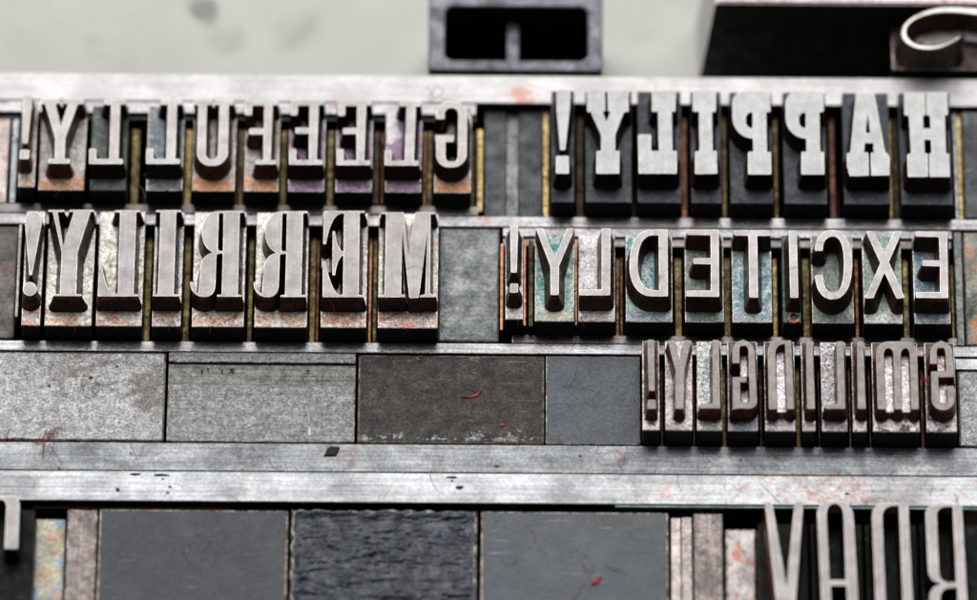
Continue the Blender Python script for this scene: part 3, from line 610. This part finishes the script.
# ------------------------------------------------------------------ spaces between letters
SPG = 'thin brass and copper spaces between the letters'
def space(row, xa, xb, mat, where, z=ZQ, yb=None, yf=None):
    b, f = ROWS[row]
    if row == 'round': b, f = b + 1.8, f + 1.8
    dzp = (ZS - z) * 6.35 * math.sin(TILT)
    y0, y1 = (yb or b + dzp + .8), (yf or f + dzp - .6)
    metal = 'copper' if 'copper' in mat else ('silvery' if 'silver' in mat else 'brass')
    shade = 'bright ' if 'bright' in mat else ('dark ' if 'dark' in mat else '')
    # photo columns are read at mid length on the top of the space
    block(metal + '_space' if metal != 'silvery' else 'metal_space', f'thin {shade}{metal} space {where}', 'spacer', xa, y0, xb, y1, z, mat, 'side', mat, .12, SPG)
w = 'GLEEFULLY'
space('top_left', 131.5, 139.0, 'brass', f'between the two left L types of {w}')
space('top_left', 185.0, 191.6, 'brass_bright', f'between the L and U of {w}')
space('top_left', 236.0, 238.6, 'copper_dark', f'beside the U of {w}')
space('top_left', 239.0, 243.4, 'brass', f'beside the F of {w}')
space('top_left', 280.8, 286.6, 'brass', f'between the F and E of {w}')
space('top_left', 327.2, 333.6, 'brass', f'between the two E types of {w}')
space('top_left', 373.5, 379.0, 'brass_dark', f'between the right E and L of {w}')
space('top_left', 381.2, 383.4, 'copper', f'pressed to the L beside the G of {w}')
space('top_left', 423.6, 425.8, 'copper_bright', f'right of the L beside the G of {w}')
space('top_left', 426.8, 432.0, 'brass', f'pressed to the left of the G of {w}')
space('top_left', 471.2, 474.4, 'brass_dark', f'pressed to the right of the G of {w}')
space('top_left', 477.0, 482.8, 'brass_bright', 'left of the dark grooved quad in the top line', z=14.6)
w = 'HAPPILY'
space('top_right', 543.4, 548.8, 'brass_bright', 'right of the dark grooved quad in the top line', z=14.6)
space('top_right', 576.5, 583.2, 'brass_dark', f'between the exclamation mark and Y of {w}')
space('top_right', 681.5, 686.8, 'copper', f'between the L and I of {w}')
space('top_right', 722.0, 726.6, 'brass', f'between the I and P of {w}')
space('top_right', 773.8, 777.8, 'brass', f'between the two P types of {w}')
space('top_right', 829.5, 835.0, 'copper_dark', f'between the P and A of {w}')
space('top_right', 889.0, 892.2, 'brass_bright', f'right of the A of {w}')
space('top_right', 893.0, 898.2, 'brass_dark', f'left of the H of {w}')
space('top_right', 954.2, 957.0, 'silver_space', f'right of the H of {w}', z=15.2)
space('top_right', 957.6, 962.2, 'brass_bright', 'at the right end of the top line', z=14.8)
w = 'MERRILY'
space('fat', 145.0, 151.2, 'brass', f'between the L and I of {w}')
space('fat', 184.0, 190.0, 'brass', f'between the I and R of {w}')
space('fat', 248.0, 253.0, 'brass', f'between the two R types of {w}')
space('fat', 309.8, 315.8, 'brass', f'right of the R beside the E of {w}')
space('fat', 316.6, 319.0, 'copper', f'pressed to the left of the E of {w}')
space('fat', 368.6, 371.6, 'copper_bright', f'pressed to the right of the E of {w}')
space('fat', 373.0, 377.0, 'brass', f'pressed to the left of the M of {w}')
w = 'EXCITEDLY'
space('sans', 500.4, 503.4, 'copper_bright', f'standing at the left end of {w}', z=17.4)
space('sans', 523.2, 525.8, 'copper_bright', f'right of the exclamation mark of {w}', z=18.6)
space('sans', 528.6, 533.6, 'brass_dark', f'pressed to the left of the Y of {w}', z=18.4)
space('sans', 574.8, 577.4, 'copper_bright', f'between the Y and L of {w}', z=18.8)
space('sans', 615.6, 619.4, 'brass', f'right of the L of {w}')
space('sans', 620.2, 623.0, 'copper', f'pressed to the left of the D of {w}')
space('sans', 675.0, 682.0, 'brass', f'between the D and E of {w}')
space('sans', 724.0, 730.4, 'brass', f'between the E and T of {w}')
space('sans', 772.8, 777.4, 'brass_bright', f'between the T and I of {w}')
space('sans', 802.5, 809.6, 'brass', f'between the I and C of {w}')
space('sans', 855.2, 858.8, 'copper', f'between the C and X of {w}')
space('sans', 903.0, 909.0, 'brass', f'between the X and E of {w}')
space('sans', 951.6, 954.0, 'brass_bright', f'at the right end of {w}', z=12.5)
w = 'SMILINGLY'
space('round', 660.0, 663.4, 'brass_dark', f'between the exclamation mark and Y of {w}')
space('round', 692.8, 695.2, 'copper', f'between the Y and L of {w}', z=12.8)
space('round', 722.0, 726.0, 'brass', f'between the L and G of {w}')
space('round', 759.0, 762.5, 'brass_dark', f'between the G and N of {w}')
space('round', 796.0, 800.0, 'brass', f'between the N and I of {w}')
space('round', 817.6, 821.0, 'brass_dark', f'between the I and L of {w}')
space('round', 848.5, 851.6, 'brass', f'between the L and right I of {w}')
space('round', 868.5, 871.6, 'brass_dark', f'between the right I and M of {w}')
space('round', 920.5, 924.8, 'copper_dark', f'between the M and S of {w}')

# ------------------------------------------------------------------ leads, bars and furniture
LO, HI = -40, 1017
def strip(label, xa, xb, ya, yb, z, mat, edge='edge_light', name='lead_strip', cat='metal strip', bevel=.15, side='side_grey'):
    return block(name, label, cat, xa, ya, xb, yb, z, mat, side, edge, bevel)
strip('long whitish metal strip above the top line of type', LO, HI, 75.5, 103.0, ZL, 'lead_white', 'lead_white')
strip('bright thin lead just above the letters of GLEEFULLY', LO, 476, 103.5, 115.0, ZL, 'lead', 'lead')
strip('thin grey lead touching the backs of the GLEEFULLY types', LO, 475.5, 115.5, 121.2, ZL - .9, 'lead_dark', 'lead')
strip('thin lead with painted dark reflection below the GLEEFULLY types', LO, 478, 206.6, 215.3, ZL - .1, 'lead_dark', 'lead')  # darker colour imitates the type fronts reflected in it
strip('long shiny lead between the top line and the second line', LO, HI, 216.1, 226.7, ZL + .05, 'lead', 'lead')
strip('shiny lead above the letters of EXCITEDLY', 503, 952, 227.2, 236.0, ZL - .05, 'lead', 'lead')
strip('thin grey lead touching the backs of the EXCITEDLY types', 503.5, 951, 236.4, 245.8, ZL - .5, 'lead_dark', 'lead')
strip('short lead below the EXCITEDLY types', 512, 957, 334.6, 342.7, ZL, 'lead_dark', 'lead')
strip('long lead above the row of grey furniture blocks', LO, HI, 343.2, 353.8, ZL + .05, 'lead', 'lead')
strip('wide dull grey bar below the furniture blocks', LO, HI, 444.6, 472.8, ZL + .1, 'bar_grey', 'edge_light', 'furniture_bar', 'metal bar')
strip('wide bright whitish bar with rust stains above the bottom row', LO, HI, 473.4, 503.0, ZL + .15, 'bar_white', 'bar_white', 'furniture_bar', 'metal bar')
strip('very thin green stained strip under the white bar at right', 615, HI, 503.4, 506.3, ZL - .1, 'verdigris', 'verdigris')
strip('narrow rusty strip low in the dark gap at bottom left', 32, 230, 508.2, 511.3, ZL - 1.6, 'rust_strip', 'rust_strip')

FG = 'grey metal furniture blocks filling the line'
def furn(label, xa, xb, ya, yb, z, mat, edge='edge_light', bevel=.35, name='furniture_block', cat='spacing block', **k):
    return block(name, label, cat, xa, ya, xb, yb, z, mat, k.pop('side', 'side_grey'), edge, bevel, **k)
RY0, RY1 = 354.6, 443.9
furn('mottled silver and brown furniture block at the left edge of the block row', -30, 165.3, RY0, RY1 - .3, ZL + .2, 'mottled', 'edge_dark')
# stepped block: raised lip, shallow channel, main plate
def stepped():
    z = ZL + .1
    Y1, Y0 = YW(RY0, z), YW(RY1 - .3, z)
    ya, yb_ = YW(365.0, z), YW(386.0, z)
    X0, X1 = P(167.6, 397, z)[0], P(355.2, 399, z)[0]
    org = ((X0 + X1) / 2, (Y0 + Y1) / 2, 0)
    root = empty('furniture_block', org); tag(root, 'grey furniture block with a raised lip and channel along its top edge', 'spacing block')
    for nm, a, b_, zz, mt in (('lip', ya + .05, Y1, z + .15, 'midgrey'), ('channel', yb_ + .05, ya, z - .32, 'midgrey_low'), ('plate', Y0, yb_, z, 'midgrey')):
        bm = prism_bm(X0, a, X1, b_, 0, zz, .2 if nm != 'channel' else .03, 2, .02); mat_by_normal(bm)
        link_bm(nm, bm, [M[mt], M['side_grey'], M['edge_light'] if nm != 'channel' else M[mt]], org, root)
stepped()
furn('dark charcoal furniture block with white flecks along its lower edge', 357.6, 544.4, RY0 + .8, RY1 - .2, ZL + .1, 'charcoal', 'edge_dark')
furn('smooth blue grey square quad left of SMILINGLY', 545.6, 640.2, RY0 + .8, RY1 - .3, ZL + .0, 'bluegrey', 'edge_light', .2)
furn('mottled pinkish silver block at the right end of SMILINGLY', 958.0, 1017, RY0 + 13, RY1 - .3, ZL + .1, 'mottled', 'edge_dark')
strip('short pale strip above the silver block at the right edge', 955, 1017, 355.2, 366.6, ZL + .1, 'bar_white', 'edge_light')
furn('mottled blue grey block right of the M of MERRILY', 438.4, 499.4, 228.2, 341.8, ZL - .1, 'bluegrey_mottled', 'edge_dark')
furn('brown black block at the left end of the second line', -30, 16.6, 229.4, 341.8, ZL - .2, 'brownblack', 'edge_dark')
furn('narrow pale pink lead standing left of MERRILY', 17.0, 19.9, 227.4, 320.0, ZS - .6, 'pinkish', 'pinkish', .1, 'lead_space', 'spacer')
# grooved quad in the top line
def grooved():
    z = ZQ + .9
    Y1, Y0 = YW(106.0, z), YW(219.2, z)
    root = None
    xs = [(484.6, 505.6, z - .2, 'groove'), (505.9, 518.8, z - 1.0, 'bluegrey_mottled'), (519.1, 542.2, z - .2, 'groove')]
    Xm = P(513, 160, z)[0]; org = (Xm, (Y0 + Y1) / 2, 0)
    root = empty('grooved_quad', org); tag(root, 'dark quad with a pale vertical groove between GLEEFULLY and HAPPILY', 'spacing block')
    for (a, b_, zz, mt), nm in zip(xs, ('side_rib', 'groove_floor', 'side_rib')):
        bm = prism_bm(P(a, 160, z)[0], Y0, P(b_, 160, z)[0], Y1, 0, zz, .12, 2, .01); mat_by_normal(bm)
        link_bm(nm, bm, [M[mt], M['side'], M[mt]], org, root)
grooved()
furn('dark wooden looking block at the right end of the top line', 963.0, 1017, 108, 215.0, ZL - .6, 'groove', 'edge_dark')
furn('orange and green stained block at the right end of EXCITEDLY', 964.0, 1017, 228.5, 342.5, ZL + .0, 'patina', 'edge_dark')
furn('narrow grey lead between EXCITEDLY and the stained block', 955.2, 963.2, 228.5, 342.5, ZL + .2, 'bluegrey_mottled', 'edge_dark', .15, 'lead_space', 'spacer')
furn('pinkish strip at the left edge of the top line', -30, 8.4, 122.0, 206.0, ZL - .2, 'palepink', 'palepink', .2, 'lead_space', 'spacer')
furn('silvery lead left of the exclamation mark of GLEEFULLY', 11.2, 17.4, 122.0, 206.0, ZL - .1, 'silver_space', 'silver_space', .15, 'lead_space', 'spacer')
# bottom row
BY = 700
furn('narrow block with rainbow patina beside the bottom left type', 33.0, 64.6, 521.5, BY, ZL - .3, 'rainbow', 'rainbow', .5)
furn('pinkish grey block between the rainbow block and dark slate block', 66.0, 96.6, 512.2, BY, ZL, 'pinkgrey', 'edge_light')
furn('smooth dark slate furniture block in the bottom row', 98.2, 287.8, 511.6, BY, ZL + .1, 'darkslate', 'edge_light')
furn('slate blue furniture block with red speck in the bottom row', 480.6, 668.6, 511.2, BY, ZL + .1, 'slateblue', 'edge_light', .35)
furn('slender pale lead, first right of the slate blue block', 671.2, 680.8, 516.5, BY, ZL - .3, 'palepink', 'palepink', .15, 'lead_space', 'spacer')
furn('slender peach coloured lead right of the pale lead', 681.8, 692.0, 515.8, BY, ZL - .3, 'pinkish', 'pinkish', .15, 'lead_space', 'spacer')
furn('grey block with dark speckled top and rusty edge in the bottom row', 693.4, 723.4, 511.8, BY, ZL, 'pinkgrey', 'edge_dark', .3)
furn('white block streaked with red beside the large V', 725.4, 756.4, 527.0, BY, ZL, 'whitered', 'edge_light', .4)

def ridged():
    from mathutils import noise
    z = ZL - .25
    Y1, Y0 = YW(511.4, z), YW(BY, z); X0, X1 = P(290.4, 550, z)[0], P(477.4, 550, z)[0]
    bm = bmesh.new(); nx, ny = 150, 170
    g = []
    for j in range(ny + 1):
        row = []
        for i in range(nx + 1):
            x = X0 + (X1 - X0) * i / nx; y = Y0 + (Y1 - Y0) * j / ny
            h = noise.fractal(Vector((x * .13, y * 1.05 + 1.3 * noise.noise(Vector((x * .16, y * .3, 3))), 1.3)), .5, 2.3, 6) * .42
            h += noise.fractal(Vector((x * .6, y * 2.6, 9.3)), .5, 2.1, 4) * .2
            h = h * (.55 + .9 * abs(noise.noise(Vector((x * .12, y * .12, 7)))) * 1.6)
            h -= .5 * max(0, noise.noise(Vector((x * .22, y * .3, 5.1))) - .25)
            e = min(x - X0, X1 - x, Y1 - y, 3) + .5 * noise.noise(Vector((x * .6, y * .6, 2))); k = min(1, max(0, (e - .5) / 1.1))
            rim = .38 * (1 - k)
            if e < .25: rim -= (.25 - e) * 1.4
            row.append(bm.verts.new((x, y, z + h * k + rim)))
        g.append(row)
    for j in range(ny):
        for i in range(nx):
            f = bm.faces.new((g[j][i], g[j][i + 1], g[j + 1][i + 1], g[j + 1][i])); f.smooth = True
            cv = f.calc_center_median(); ed = min(cv.x - X0, X1 - cv.x, Y1 - cv.y)
            if ed < .45 + .5 * noise.noise(Vector((cv.x * .8, cv.y * .8, 4))): f.material_index = 2
    ring = [g[0][i] for i in range(nx + 1)] + [g[j][nx] for j in range(1, ny + 1)] + [g[ny][i] for i in range(nx - 1, -1, -1)] + [g[j][0] for j in range(ny - 1, 0, -1)]
    low = [bm.verts.new((v.co.x, v.co.y, 0)) for v in ring]; n = len(ring)
    for i in range(n):
        f = bm.faces.new((ring[i], low[i], low[(i + 1) % n], ring[(i + 1) % n])); f.material_index = 1
    o = link_bm('furniture_block', bm, [M['darkslate_ridged'], M['side_grey'], M['edge_light']], ((X0 + X1) / 2, (Y0 + Y1) / 2, 0))
    tag(o, 'rough ridged dark slate furniture block in the bottom row', 'spacing block')
ridged()

# hollow iron furniture behind the strip
def hollow():
    z = ZL
    X0, X1 = P(428.5, 36, z)[0], P(602.5, 36, z)[0]; Y1, Y0 = YW(-8, z), YW(70.5, z)
    ix0, ix1 = P(445.0, 34, z)[0], P(588.0, 34, z)[0]; iy1, iy0 = YW(6, z), YW(60, z)
    org = ((X0 + X1) / 2, (Y0 + Y1) / 2, 0)
    root = empty('hollow_furniture', org); tag(root, 'hollow rectangular iron frame block with a dark opening behind the strip', 'hollow block')
    def rr(x0, y0, x1, y1, r):
        out = []
        for cx, cy, a0 in ((x1 - r, y0 + r, -90), (x1 - r, y1 - r, 0), (x0 + r, y1 - r, 90), (x0 + r, y0 + r, 180)):
            for i in range(7):
                a = math.radians(a0 + i * 15); out.append((cx + r * math.cos(a), cy + r * math.sin(a)))
        return out
    outer, inner = rr(X0, Y0, X1, Y1, .7), rr(ix0, iy0, ix1, iy1, 1.5)
    bm = bmesh.new(); n = len(outer)
    rings = []
    for pts, zz in ((offset(outer, 0), 0), (outer, z - .25), (offset(outer, -.25), z), (offset(inner, .2), z), (inner, z - .25), (inner, 0)):
        rings.append([bm.verts.new((p[0], p[1], zz)) for p in pts])
    for k, (a, b_) in enumerate(zip(rings, rings[1:])):
        for i in range(n):
            j = (i + 1) % n
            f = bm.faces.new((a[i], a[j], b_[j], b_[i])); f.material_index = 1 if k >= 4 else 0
    bmesh.ops.recalc_face_normals(bm, faces=bm.faces)
    link_bm('frame_wall', bm, [M['frame_iron'], M['frame_inside_shade']], org, root)
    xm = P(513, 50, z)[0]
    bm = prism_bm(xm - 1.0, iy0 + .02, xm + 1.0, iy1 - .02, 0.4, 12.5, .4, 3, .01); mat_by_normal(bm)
    link_bm('cross_wall', bm, [M['frame_iron'], M['frame_inside_shade'], M['frame_iron']], org, root)
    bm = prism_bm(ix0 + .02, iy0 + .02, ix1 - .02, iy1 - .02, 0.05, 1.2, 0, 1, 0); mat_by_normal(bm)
    link_bm('shade_floor', bm, [M['frame_inside_shade']] * 3, org, root)  # floor added and coloured dark so the opening looks black
hollow()

# tall rail behind, front coloured black as shade, with sloping left end
def rail():
    z = 23.3
    Y0 = YW(.9, z) ; Y1 = Y0 + 14
    xt = P(716, 5, z)[0]; xb = xt - 2.4; xr = P(1017, 5, z)[0] + 6
    bm = bmesh.new()
    v = [bm.verts.new(c) for c in ((xb, Y0, 0), (xr, Y0, 0), (xr, Y1, 0), (xb, Y1, 0), (xt, Y0, z), (xr, Y0, z), (xr, Y1, z), (xt, Y1, z))]
    for f in ((3, 2, 1, 0), (4, 5, 6, 7), (0, 1, 5, 4), (1, 2, 6, 5), (2, 3, 7, 6), (3, 0, 4, 7)): bm.faces.new([v[i] for i in f])
    bmesh.ops.bevel(bm, geom=[e for e in bm.edges if all(q.co.z > 1 for q in e.verts)], offset=.3, segments=2, affect='EDGES')
    bm.normal_update()
    for f in bm.faces: f.material_index = 0 if f.normal.z > .3 else (2 if f.normal.x < -.5 else 1)
    o = link_bm('tall_rail', bm, [M['rail_top'], M['rail_side_shade'], M['lead_white']], ((xt + xr) / 2, (Y0 + Y1) / 2, 0))
    tag(o, 'tall rail with front side coloured black as shade behind the strip at the top right', 'metal rail')
rail()

# the imposing stone
bm = bmesh.new()
q = [bm.verts.new(c) for c in ((-700, -500, 0), (700, -500, 0), (700, 900, 0), (-700, 900, 0), (-700, -500, -30), (700, -500, -30), (700, 900, -30), (-700, 900, -30))]
for f in ((0, 1, 2, 3), (7, 6, 5, 4), (4, 5, 1, 0), (5, 6, 2, 1), (6, 7, 3, 2), (7, 4, 0, 3)): bm.faces.new([q[i] for i in f])
o = link_bm('table_top', bm, [M['stone']], (0, 0, -.004)); tag(o, kind='structure')

# ------------------------------------------------------------------ loose bits
def tube_bm(bm, pts, r):
    rings = []
    for i, p in enumerate(pts):
        a = pts[max(0, i - 1)]; b_ = pts[min(len(pts) - 1, i + 1)]
        t = (b_ - a).normalized(); s = t.cross(Vector((0, 0, 1)));
        if s.length < 1e-4: s = Vector((1, 0, 0))
        s.normalize(); u = s.cross(t)
        rings.append([bm.verts.new(p + s * r * math.cos(k * math.pi / 2) + u * r * math.sin(k * math.pi / 2)) for k in range(4)])
    for a, b_ in zip(rings, rings[1:]):
        for k in range(4): bm.faces.new((a[k], a[(k + 1) % 4], b_[(k + 1) % 4], b_[k]))
def curl(px, py, z, length, wig=.9, ang=None):
    x, y = P(px, py, z); a = ang if ang is not None else random.uniform(0, 6.28); k = random.uniform(-.35, .35) * wig
    pts = []; n = max(8, int(length * 4)); h = random.uniform(0, 6)
    for i in range(n):
        pts.append(Vector((x, y, z + .07 + .05 * math.sin(i * .5 + h) + .05)))
        k += random.uniform(-.12, .12); k = max(-wig, min(wig, k)); a += k * .5
        x += math.cos(a) * length / n; y += math.sin(a) * length / n
    return pts
def threads(name, items, r, mat, label=None, kind=None, cat=None):
    bm = bmesh.new()
    for it in items: tube_bm(bm, curl(*it), r)
    c = items[0]; x, y = P(c[0], c[1], c[2])
    o = link_bm(name, bm, [M[mat]], (x, y, c[2]))
    return tag(o, label, cat, None, kind)
bits = []
for x, y, n, sp in ((40, 425, 5, 14), (45, 440, 4, 10), (110, 380, 4, 30), (250, 400, 5, 50), (330, 380, 3, 20), (440, 400, 9, 60), (590, 400, 4, 30), (600, 455, 10, 70), (350, 460, 6, 120),
                    (150, 455, 5, 100), (700, 490, 10, 110), (850, 460, 9, 90), (880, 490, 8, 80), (250, 490, 4, 160), (610, 580, 4, 30), (420, 560, 6, 40), (550, 550, 4, 50), (470, 290, 2, 12), (740, 580, 6, 10), (200, 560, 3, 60)):
    for _ in range(n):
        bits.append((x + random.uniform(-sp, sp), y + random.uniform(-min(sp, 14), min(sp, 14)), ZL + .25, random.uniform(1.2, 5.5)))
bits = [b for b in bits if not (632 < b[0] < 962 and b[1] < 452)]
threads('red_lint', bits, .028, 'red_dark', 'fine dark red lint hairs strewn over the grey furniture and bars', 'stuff', 'lint')
shb = []
for x0, x1, y, n in ((22, 40, 315, 4), (46, 90, 318, 8), (98, 140, 316, 8), (154, 180, 316, 9), (195, 243, 316, 8), (256, 305, 316, 7), (322, 365, 316, 8), (380, 436, 318, 12), (500, 930, 316, 14), (45, 90, 186, 3), (250, 470, 186, 6), (560, 950, 195, 8)):
    for _ in range(n): shb.append((random.uniform(x0, x1), y + random.uniform(-5, 7), ZS + .05, random.uniform(1.0, 3.2), 1.4))
threads('red_lint', shb, .024, 'red_dark', 'fine red lint hairs lying on the shoulders of the types', 'stuff', 'lint')
fb = []
for x, y, l in ((400, 275, 6), (385, 300, 4), (60, 240, 5), (30, 226, 3), (330, 300, 4), (600, 245, 3), (800, 265, 5), (745, 240, 3), (830, 290, 4), (690, 260, 3), (880, 240, 3), (400, 150, 5), (360, 160, 3), (440, 130, 4)):
    fb.append((x, y, ZF + .02, l))
threads('red_lint', fb, .022, 'red_dark', 'a few fine red hairs lying across the letter faces', 'stuff', 'lint')
threads('red_thread', [(428, 103, ZF - 3, 5, .8, .4), (430, 101, ZF - 3, 4.5, .9, .7), (426, 104, ZF - 3, 3.5, 1., .2), (432, 99, ZF - 3, 5, .7, .1), (429, 104, ZF - 3, 4, 1.1, .9), (427, 102, ZF - 3.1, 3, 1.4, 1.4)], .05, 'red_fibre', 'tuft of red thread above the G of GLEEFULLY', cat='thread')
threads('red_thread', [(46, 430, ZL + .3, 4, .9, -1.4), (48, 436, ZL + .3, 3.5, 1.2, 1.4), (45, 441, ZL + .3, 3.5, 1.2, -1.7), (47, 432, ZL + .35, 2.5, 1.5, -1.2), (44, 445, ZL + .3, 2, 1.5, 1.9), (47, 440, ZL + .3, 2.5, 1.1, 1.2)], .07, 'red_fibre', 'tuft of red thread on the lower edge of the mottled left block', cat='thread')
threads('red_thread', [(922, 382, ZF - 2, 2, 1.3, .4), (921, 378, ZF - 2, 2, 1.3, -.4), (923, 380, ZF - 2, 1.6, 1.4, 1.4)], .08, 'red_fibre', 'tiny red tuft between the M and S of SMILINGLY', cat='thread')
threads('red_thread', [(6, 440, ZL + .3, 3, 1.1, .4), (4, 442, ZL + .3, 2.5, 1.1, 1.0)], .06, 'red_fibre', 'small red thread near the left end of the grey bar', cat='thread')
threads('red_thread', [(145, 199, ZS - 1, 4.5, .5, 1.6), (144, 176, ZS, 2.6, .8, .9)], .028, 'pale_fibre', 'long pale hair hanging beside the second L of GLEEFULLY', cat='thread')
def blob(name, label, cat, px, py, z, pts, h, mat):
    x, y = P(px, py, z); bm = bmesh.new()
    lo = [bm.verts.new((x + a, y + b_, z)) for a, b_ in pts]; hi = [bm.verts.new((x + a * .8, y + b_ * .8, z + h + random.uniform(-.08, .08))) for a, b_ in pts]
    n = len(pts)
    bm.faces.new(hi); bm.faces.new(lo[::-1])
    for i in range(n): bm.faces.new((lo[i], lo[(i + 1) % n], hi[(i + 1) % n], hi[i]))
    bmesh.ops.recalc_face_normals(bm, faces=bm.faces)
    o = link_bm(name, bm, [M[mat]], (x, y, z)); tag(o, label, cat)
blob('black_chip', 'small black chip lying on the dull grey bar', 'chip', 332, 452, ZL + .12, [(-1.3, -.9), (.7, -.8), (1.3, .9), (-.1, 1.1), (-.7, .7)], .3, 'black_chip')
blob('red_flake', 'curved red flake on the dark charcoal block', 'flake', 473, 396, ZL + .12, [(-1.9, -.35), (-.4, -.45), (.9, -.1), (1.5, 1.0), (.8, .6), (.1, .1), (-.8, -.05)], .2, 'red_fibre')
blob('red_flake', 'tiny red flake on the dark charcoal block below the curved flake', 'flake', 502, 425, ZL + .12, [(-.6, -.3), (.5, -.2), (.5, .3), (-.3, .3)], .12, 'red_fibre')
blob('red_flake', 'red crumb on the slate blue block in the bottom row', 'flake', 596, 581, ZL + .12, [(-.8, -.8), (.4, -.5), (.9, .7), (.2, .8), (-.5, .1)], .25, 'red_fibre')
def pit(near, px, py, w, h, mat='black_chip', name='pit'):
    x, y = P(px, py, ZL + .15)
    best = None
    for o in bpy.data.objects:
        if near in str(o.get('label', '')): best = o
    top = best
    z = ZL + .21
    bm = bmesh.new(); n = 9; a0 = random.uniform(0, 6)
    vs = [bm.verts.new((x + w * .5 * random.uniform(.7, 1.1) * math.cos(a0 + 6.283 * k / n), y + h * .5 * random.uniform(.7, 1.1) * math.sin(a0 + 6.283 * k / n), z)) for k in range(n)]
    c = bm.verts.new((x, y, z + .03))
    for k in range(n): bm.faces.new((vs[k], vs[(k + 1) % n], c))
    low = [bm.verts.new((v.co.x, v.co.y, z - .15)) for v in vs]
    for k in range(n): bm.faces.new((low[k], low[(k + 1) % n], vs[(k + 1) % n], vs[k]))
    bmesh.ops.recalc_face_normals(bm, faces=bm.faces)
    loc = top.location / MM
    link_bm(name, bm, [M[mat]], (loc.x, loc.y, loc.z), top)
WB, GB, MB_, CB = 'wide bright whitish bar', 'wide dull grey bar', 'mottled silver and brown', 'with a raised lip'
for a in ((460, 487.5, 1.3, .8), (118, 490, .8, .7), (170, 487, .6, .45), (168, 493, .7, .4), (163, 479, .5, .3), (452, 481, .5, .35), (135, 474.2, 1.9, .45), (161, 475.2, 3.0, .5), (452, 477.4, 2.0, .4), (847, 494, .8, .35)): pit(WB, *a)
for a in ((497, 466, .9, .3), (131, 453.5, .4, .3), (580, 456, .5, .3), (741, 460, .4, .3), (59, 468.5, .4, .5)): pit(GB, *a)
for a in ((91, 378, .9, .6), (49, 386, .5, .7), (117, 367, .6, .4), (68, 394, .3, .3), (77, 406, .3, .3), (120, 423, .4, .3), (100, 417, .3, .25), (30, 420, .4, .3), (138, 402, .4, .2)): pit(MB_, *a)
for a in ((232, 369.6, 1.0, .4), (202, 371, .35, .6), (208, 369, .35, .4), (222, 371, .4, .4), (308, 371, .5, .3)): pit(CB, *a)
pit(CB, 309.5, 432, .5, 2.0, 'white_chip', 'scrape'); pit(CB, 309, 418, .15, 2.6, 'white_chip', 'scrape'); pit(CB, 249, 426, .9, .3, 'white_chip', 'scrape'); pit(CB, 251, 429, .5, .25, 'white_chip', 'scrape'); pit(CB, 272, 429, .9, .12, 'white_chip', 'scrape')
wh = []
for _ in range(70):
    x = random.choice((random.gauss(440, 14), random.gauss(384, 10), random.gauss(478, 6), random.uniform(365, 540))); wh.append((x, 440 - abs(random.gauss(0, 3))))
bm = bmesh.new()
for x, y in wh + [(537, 362), (535, 366), (444, 362), (370, 362), (310, 428), (309, 420), (249, 425), (272, 428)]:
    X, Y = P(x, y, ZL + .12); s = random.uniform(.06, .3); a = random.uniform(0, 3)
    vs = [bm.verts.new((X + s * random.uniform(.6, 1.4) * math.cos(a + k * 1.257), Y + .55 * s * random.uniform(.6, 1.4) * math.sin(a + k * 1.257), ZL + .1)) for k in range(5)]
    top = bm.verts.new((X, Y, ZL + .1 + random.uniform(.06, .16)))
    for k in range(5): bm.faces.new((vs[k], vs[(k + 1) % 5], top))
bmesh.ops.recalc_face_normals(bm, faces=bm.faces)
X, Y = P(440, 436, ZL); o = link_bm('metal_swarf', bm, [M['white_chip']], (X, Y, ZL)); tag(o, 'scattered tiny white metal flecks on the charcoal block', 'metal flecks', None, 'stuff')

# ------------------------------------------------------------------ light
w_ = bpy.data.worlds.new('World'); scene.world = w_; w_.use_nodes = True
bg = w_.node_tree.nodes['Background']; bg.inputs[0].default_value = (.9, .94, 1.0, 1); bg.inputs[1].default_value = .09
def area(name, loc, target, sx, sy, power, col):
    l = bpy.data.lights.new(name, 'AREA'); l.shape = 'RECTANGLE'; l.size = sx; l.size_y = sy; l.energy = power; l.color = col
    o = bpy.data.objects.new(name, l); COL.objects.link(o); o.location = loc
    o.rotation_euler = (Vector(target) - Vector(loc)).to_track_quat('-Z', 'Y').to_euler(); tag(o, kind='structure')
area('window_light', (-.2, .85, 1.15), (0, .05, 0), 2.6, 1.3, 32, (1.0, .985, .97))
scene.view_settings.view_transform = 'Standard'; scene.view_settings.look = 'None'; scene.view_settings.exposure = 0; scene.view_settings.gamma = 1

# ------------------------------------------------------------------ camera
cd = bpy.data.cameras.new('Camera'); cam = bpy.data.objects.new('Camera', cd); COL.objects.link(cam); scene.camera = cam
rot = Matrix((cr, cu, -fwd)).transposed()
cam.matrix_world = Matrix.Translation(CAM * MM) @ rot.to_4x4()
cd.sensor_fit = 'HORIZONTAL'; cd.sensor_width = 36; cd.lens = FPX * 36 / PW
cd.clip_start = .05; cd.clip_end = 10
cd.dof.use_dof = True
fx, fy = P(PW / 2, 335, 20)
cd.dof.focus_distance = (Vector((fx, fy, 20)) - CAM).dot(fwd) * MM
cd.dof.aperture_fstop = 9.0
scene.render.resolution_x = 1024; scene.render.resolution_y = 629
